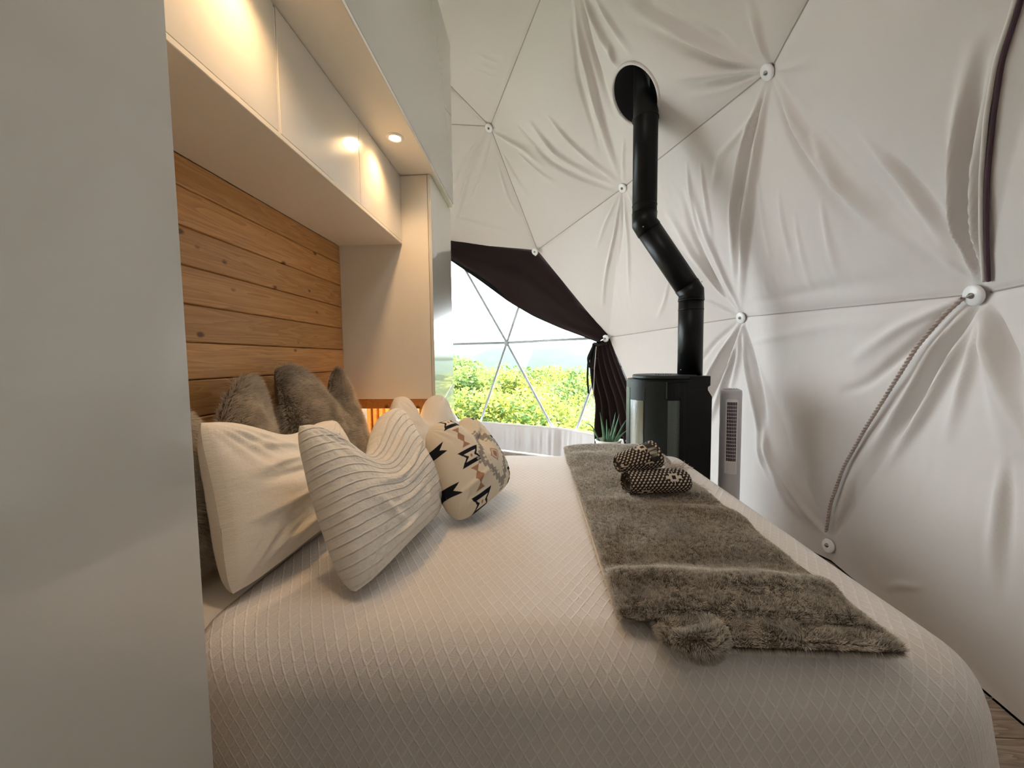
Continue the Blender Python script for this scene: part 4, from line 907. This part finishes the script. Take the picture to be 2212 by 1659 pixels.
def leaf_mat(name, a, b):
    m, N, L, P = nt(name); g_ = N.new('ShaderNodeNewGeometry'); n = N.new('ShaderNodeTexNoise'); n.inputs['Scale'].default_value = .9; L.new(g_.outputs['Position'], n.inputs['Vector'])
    w = N.new('ShaderNodeTexWhiteNoise'); L.new(g_.outputs['Position'], w.inputs[0])
    rpi = M(N, 'ADD', n.outputs['Fac'], M(N, 'MULTIPLY', M(N, 'SUBTRACT', g_.outputs['Random Per Island'], .5, L), .5, L), L)
    r = N.new('ShaderNodeValToRGB'); r.color_ramp.elements[0].position = .3; r.color_ramp.elements[1].position = .72; r.color_ramp.elements[0].color = (*a, 1); r.color_ramp.elements[1].color = (*b, 1); L.new(rpi, r.inputs[0])
    L.new(r.outputs[0], P.inputs['Base Color']); P.inputs['Roughness'].default_value = .6; t = N.new('ShaderNodeBsdfTranslucent'); L.new(r.outputs[0], t.inputs[0]); mx = N.new('ShaderNodeMixShader'); mx.inputs[0].default_value = .45
    L.new(P.outputs[0], mx.inputs[1]); L.new(t.outputs[0], mx.inputs[2]); L.new(mx.outputs[0], N['Material Output'].inputs[0]); return m
LFY = leaf_mat('yellow_green_leaves', (.05, .11, .02), (.46, .47, .08)); LFG = leaf_mat('fresh_green_leaves', (.045, .11, .03), (.30, .36, .08)); LFP = leaf_mat('pine_needles', (.025, .06, .025), (.12, .18, .06))
BARK = mat('bark', (.16, .12, .09), .9, nscale=6, namt=.3)
def crown_mesh(seed, rx, rz, nl=5200, sz=.12, flat=False):
    rg = np.random.default_rng(seed); nb = 46; d = rg.normal(0, 1, (nb, 3)); d /= np.linalg.norm(d, axis=1)[:, None]; d[:, 2] = np.abs(d[:, 2])*.9-.25*(rg.random(nb)); bc = d*[rx, rx, rz]*(.55+.45*rg.random((nb, 1))**.4)
    if flat: bc = np.stack([rg.uniform(-1, 1, nb)*rx, rg.uniform(-1, 1, nb)*rx, np.floor(rg.random(nb)*6)/6*rz*2-rz], 1); bc[:, :2] *= (1.15-(bc[:, 2:]+rz)/(2.4*rz))
    i = rg.integers(0, nb, nl); o = rg.normal(0, 1, (nl, 3)); o /= np.linalg.norm(o, axis=1)[:, None]; br = (.34*rx if not flat else .3*rx); P = bc[i]+o*br*(rg.random((nl, 1))**.35)*([1, 1, .75] if not flat else [1, 1, .14])
    a = rg.normal(0, 1, (nl, 3)); a[:, 2] *= .6; a /= np.linalg.norm(a, axis=1)[:, None]; b = np.cross(a, rg.normal(0, 1, (nl, 3))); b /= np.linalg.norm(b, axis=1)[:, None]; s = sz*(.6+.8*rg.random((nl, 1)))
    V = np.stack([P-a*s, P+b*s*.5, P+a*s, P-b*s*.5], 1).reshape(-1, 3); F = np.arange(nl*4).reshape(-1, 4)
    return V, F
VAR = []
for k, (m_, rx, rz, fl, sz) in enumerate([(LFY, 2.2, 2.4, False, .075), (LFG, 2.0, 2.7, False, .075), (LFY, 2.6, 2.1, False, .08), (LFP, 1.9, 3.2, True, .09)]):
    V, F = crown_mesh(k+3, rx, rz, 17000, sz, fl); me = npmesh('tmp', V, F.astype(np.int32), m_, None, False); VAR.append(me.data); bpy.data.objects.remove(me)
V, F = tube_geo(spline([(0, 0, -7), (.1, .05, -3.5), (0, 0, -1), (.1, 0, 1.2)], 12), np.linspace(.2, .06, 12), 8); o = npmesh('tmp', V, F, BARK); TRK = o.data; bpy.data.objects.remove(o)
ALLT = []
KN = ['yellow-green broadleaf tree', 'fresh green rounded tree', 'broad low yellow-green tree', 'layered dark green pine']
def tree(x, y, top, k, s, where):
    hz_ = [2.7, 3.0, 2.4, 3.4][k]*s; t = thing('pine_tree' if k == 3 else 'broadleaf_tree', KN[k]+' '+where, 'tree', (x, y, top-hz_), 'trees outside the dome window'); t.scale = (s, s, s); t.rotation_euler = (0, 0, random.uniform(0, 6.28))
    for nm, d in (('foliage', VAR[k]), ('trunk', TRK)): c = bpy.data.objects.new(nm, d); COL.objects.link(c); c.parent = t
for a in [(-2.1, 10.3, .9, 0, .8, 'at the left of the window, nearest the cabinet'), (-.2, 11.2, .75, 2, .8, 'filling the window below its strut hub'), (.75, 9.6, .3, 0, .7, 'low down between the two lower struts'), (3.4, 11.0, .3, 2, .75, 'half behind the tied-back curtain'),
          (.9, 13.6, 1.1, 1, .85, 'just right of the strut hub'), (-2.6, 13.6, 1.6, 1, 1, 'rising highest left of the strut hub'), (-.9, 15.6, 1.5, 0, 1.0, 'behind the strut hub, second row'), (2.35, 15.0, -.9, 0, .9, 'low in front of the lake'),
          (5.3, 13.6, 1.3, 1, 1.0, 'behind the curtain beside the lake'), (1.2, 18.4, 1.3, 2, 1.0, 'in the back row right of the hub'), (-3.6, 18.5, 2.3, 1, 1.25, 'in the back row at far left'), (3.55, 17.6, 2.35, 3, .8, 'reaching above the horizontal strut beside the curtain'),
          (-4.6, 12.0, 2.8, 3, 1.0, 'left of the window, seen mostly in the cabinet reflection'), (7.4, 10.5, 2.6, 3, 1.1, 'right of the window, mirrored in the glossy door'), (7.9, 15.5, 1.8, 0, 1.2, 'far right beyond the curtain, back row'), (-7.5, 16, 2.4, 0, 1.2, 'far left outside, well behind the cabinets')]: tree(*a)
print('dome tris', len(TR), 'window', WINT)
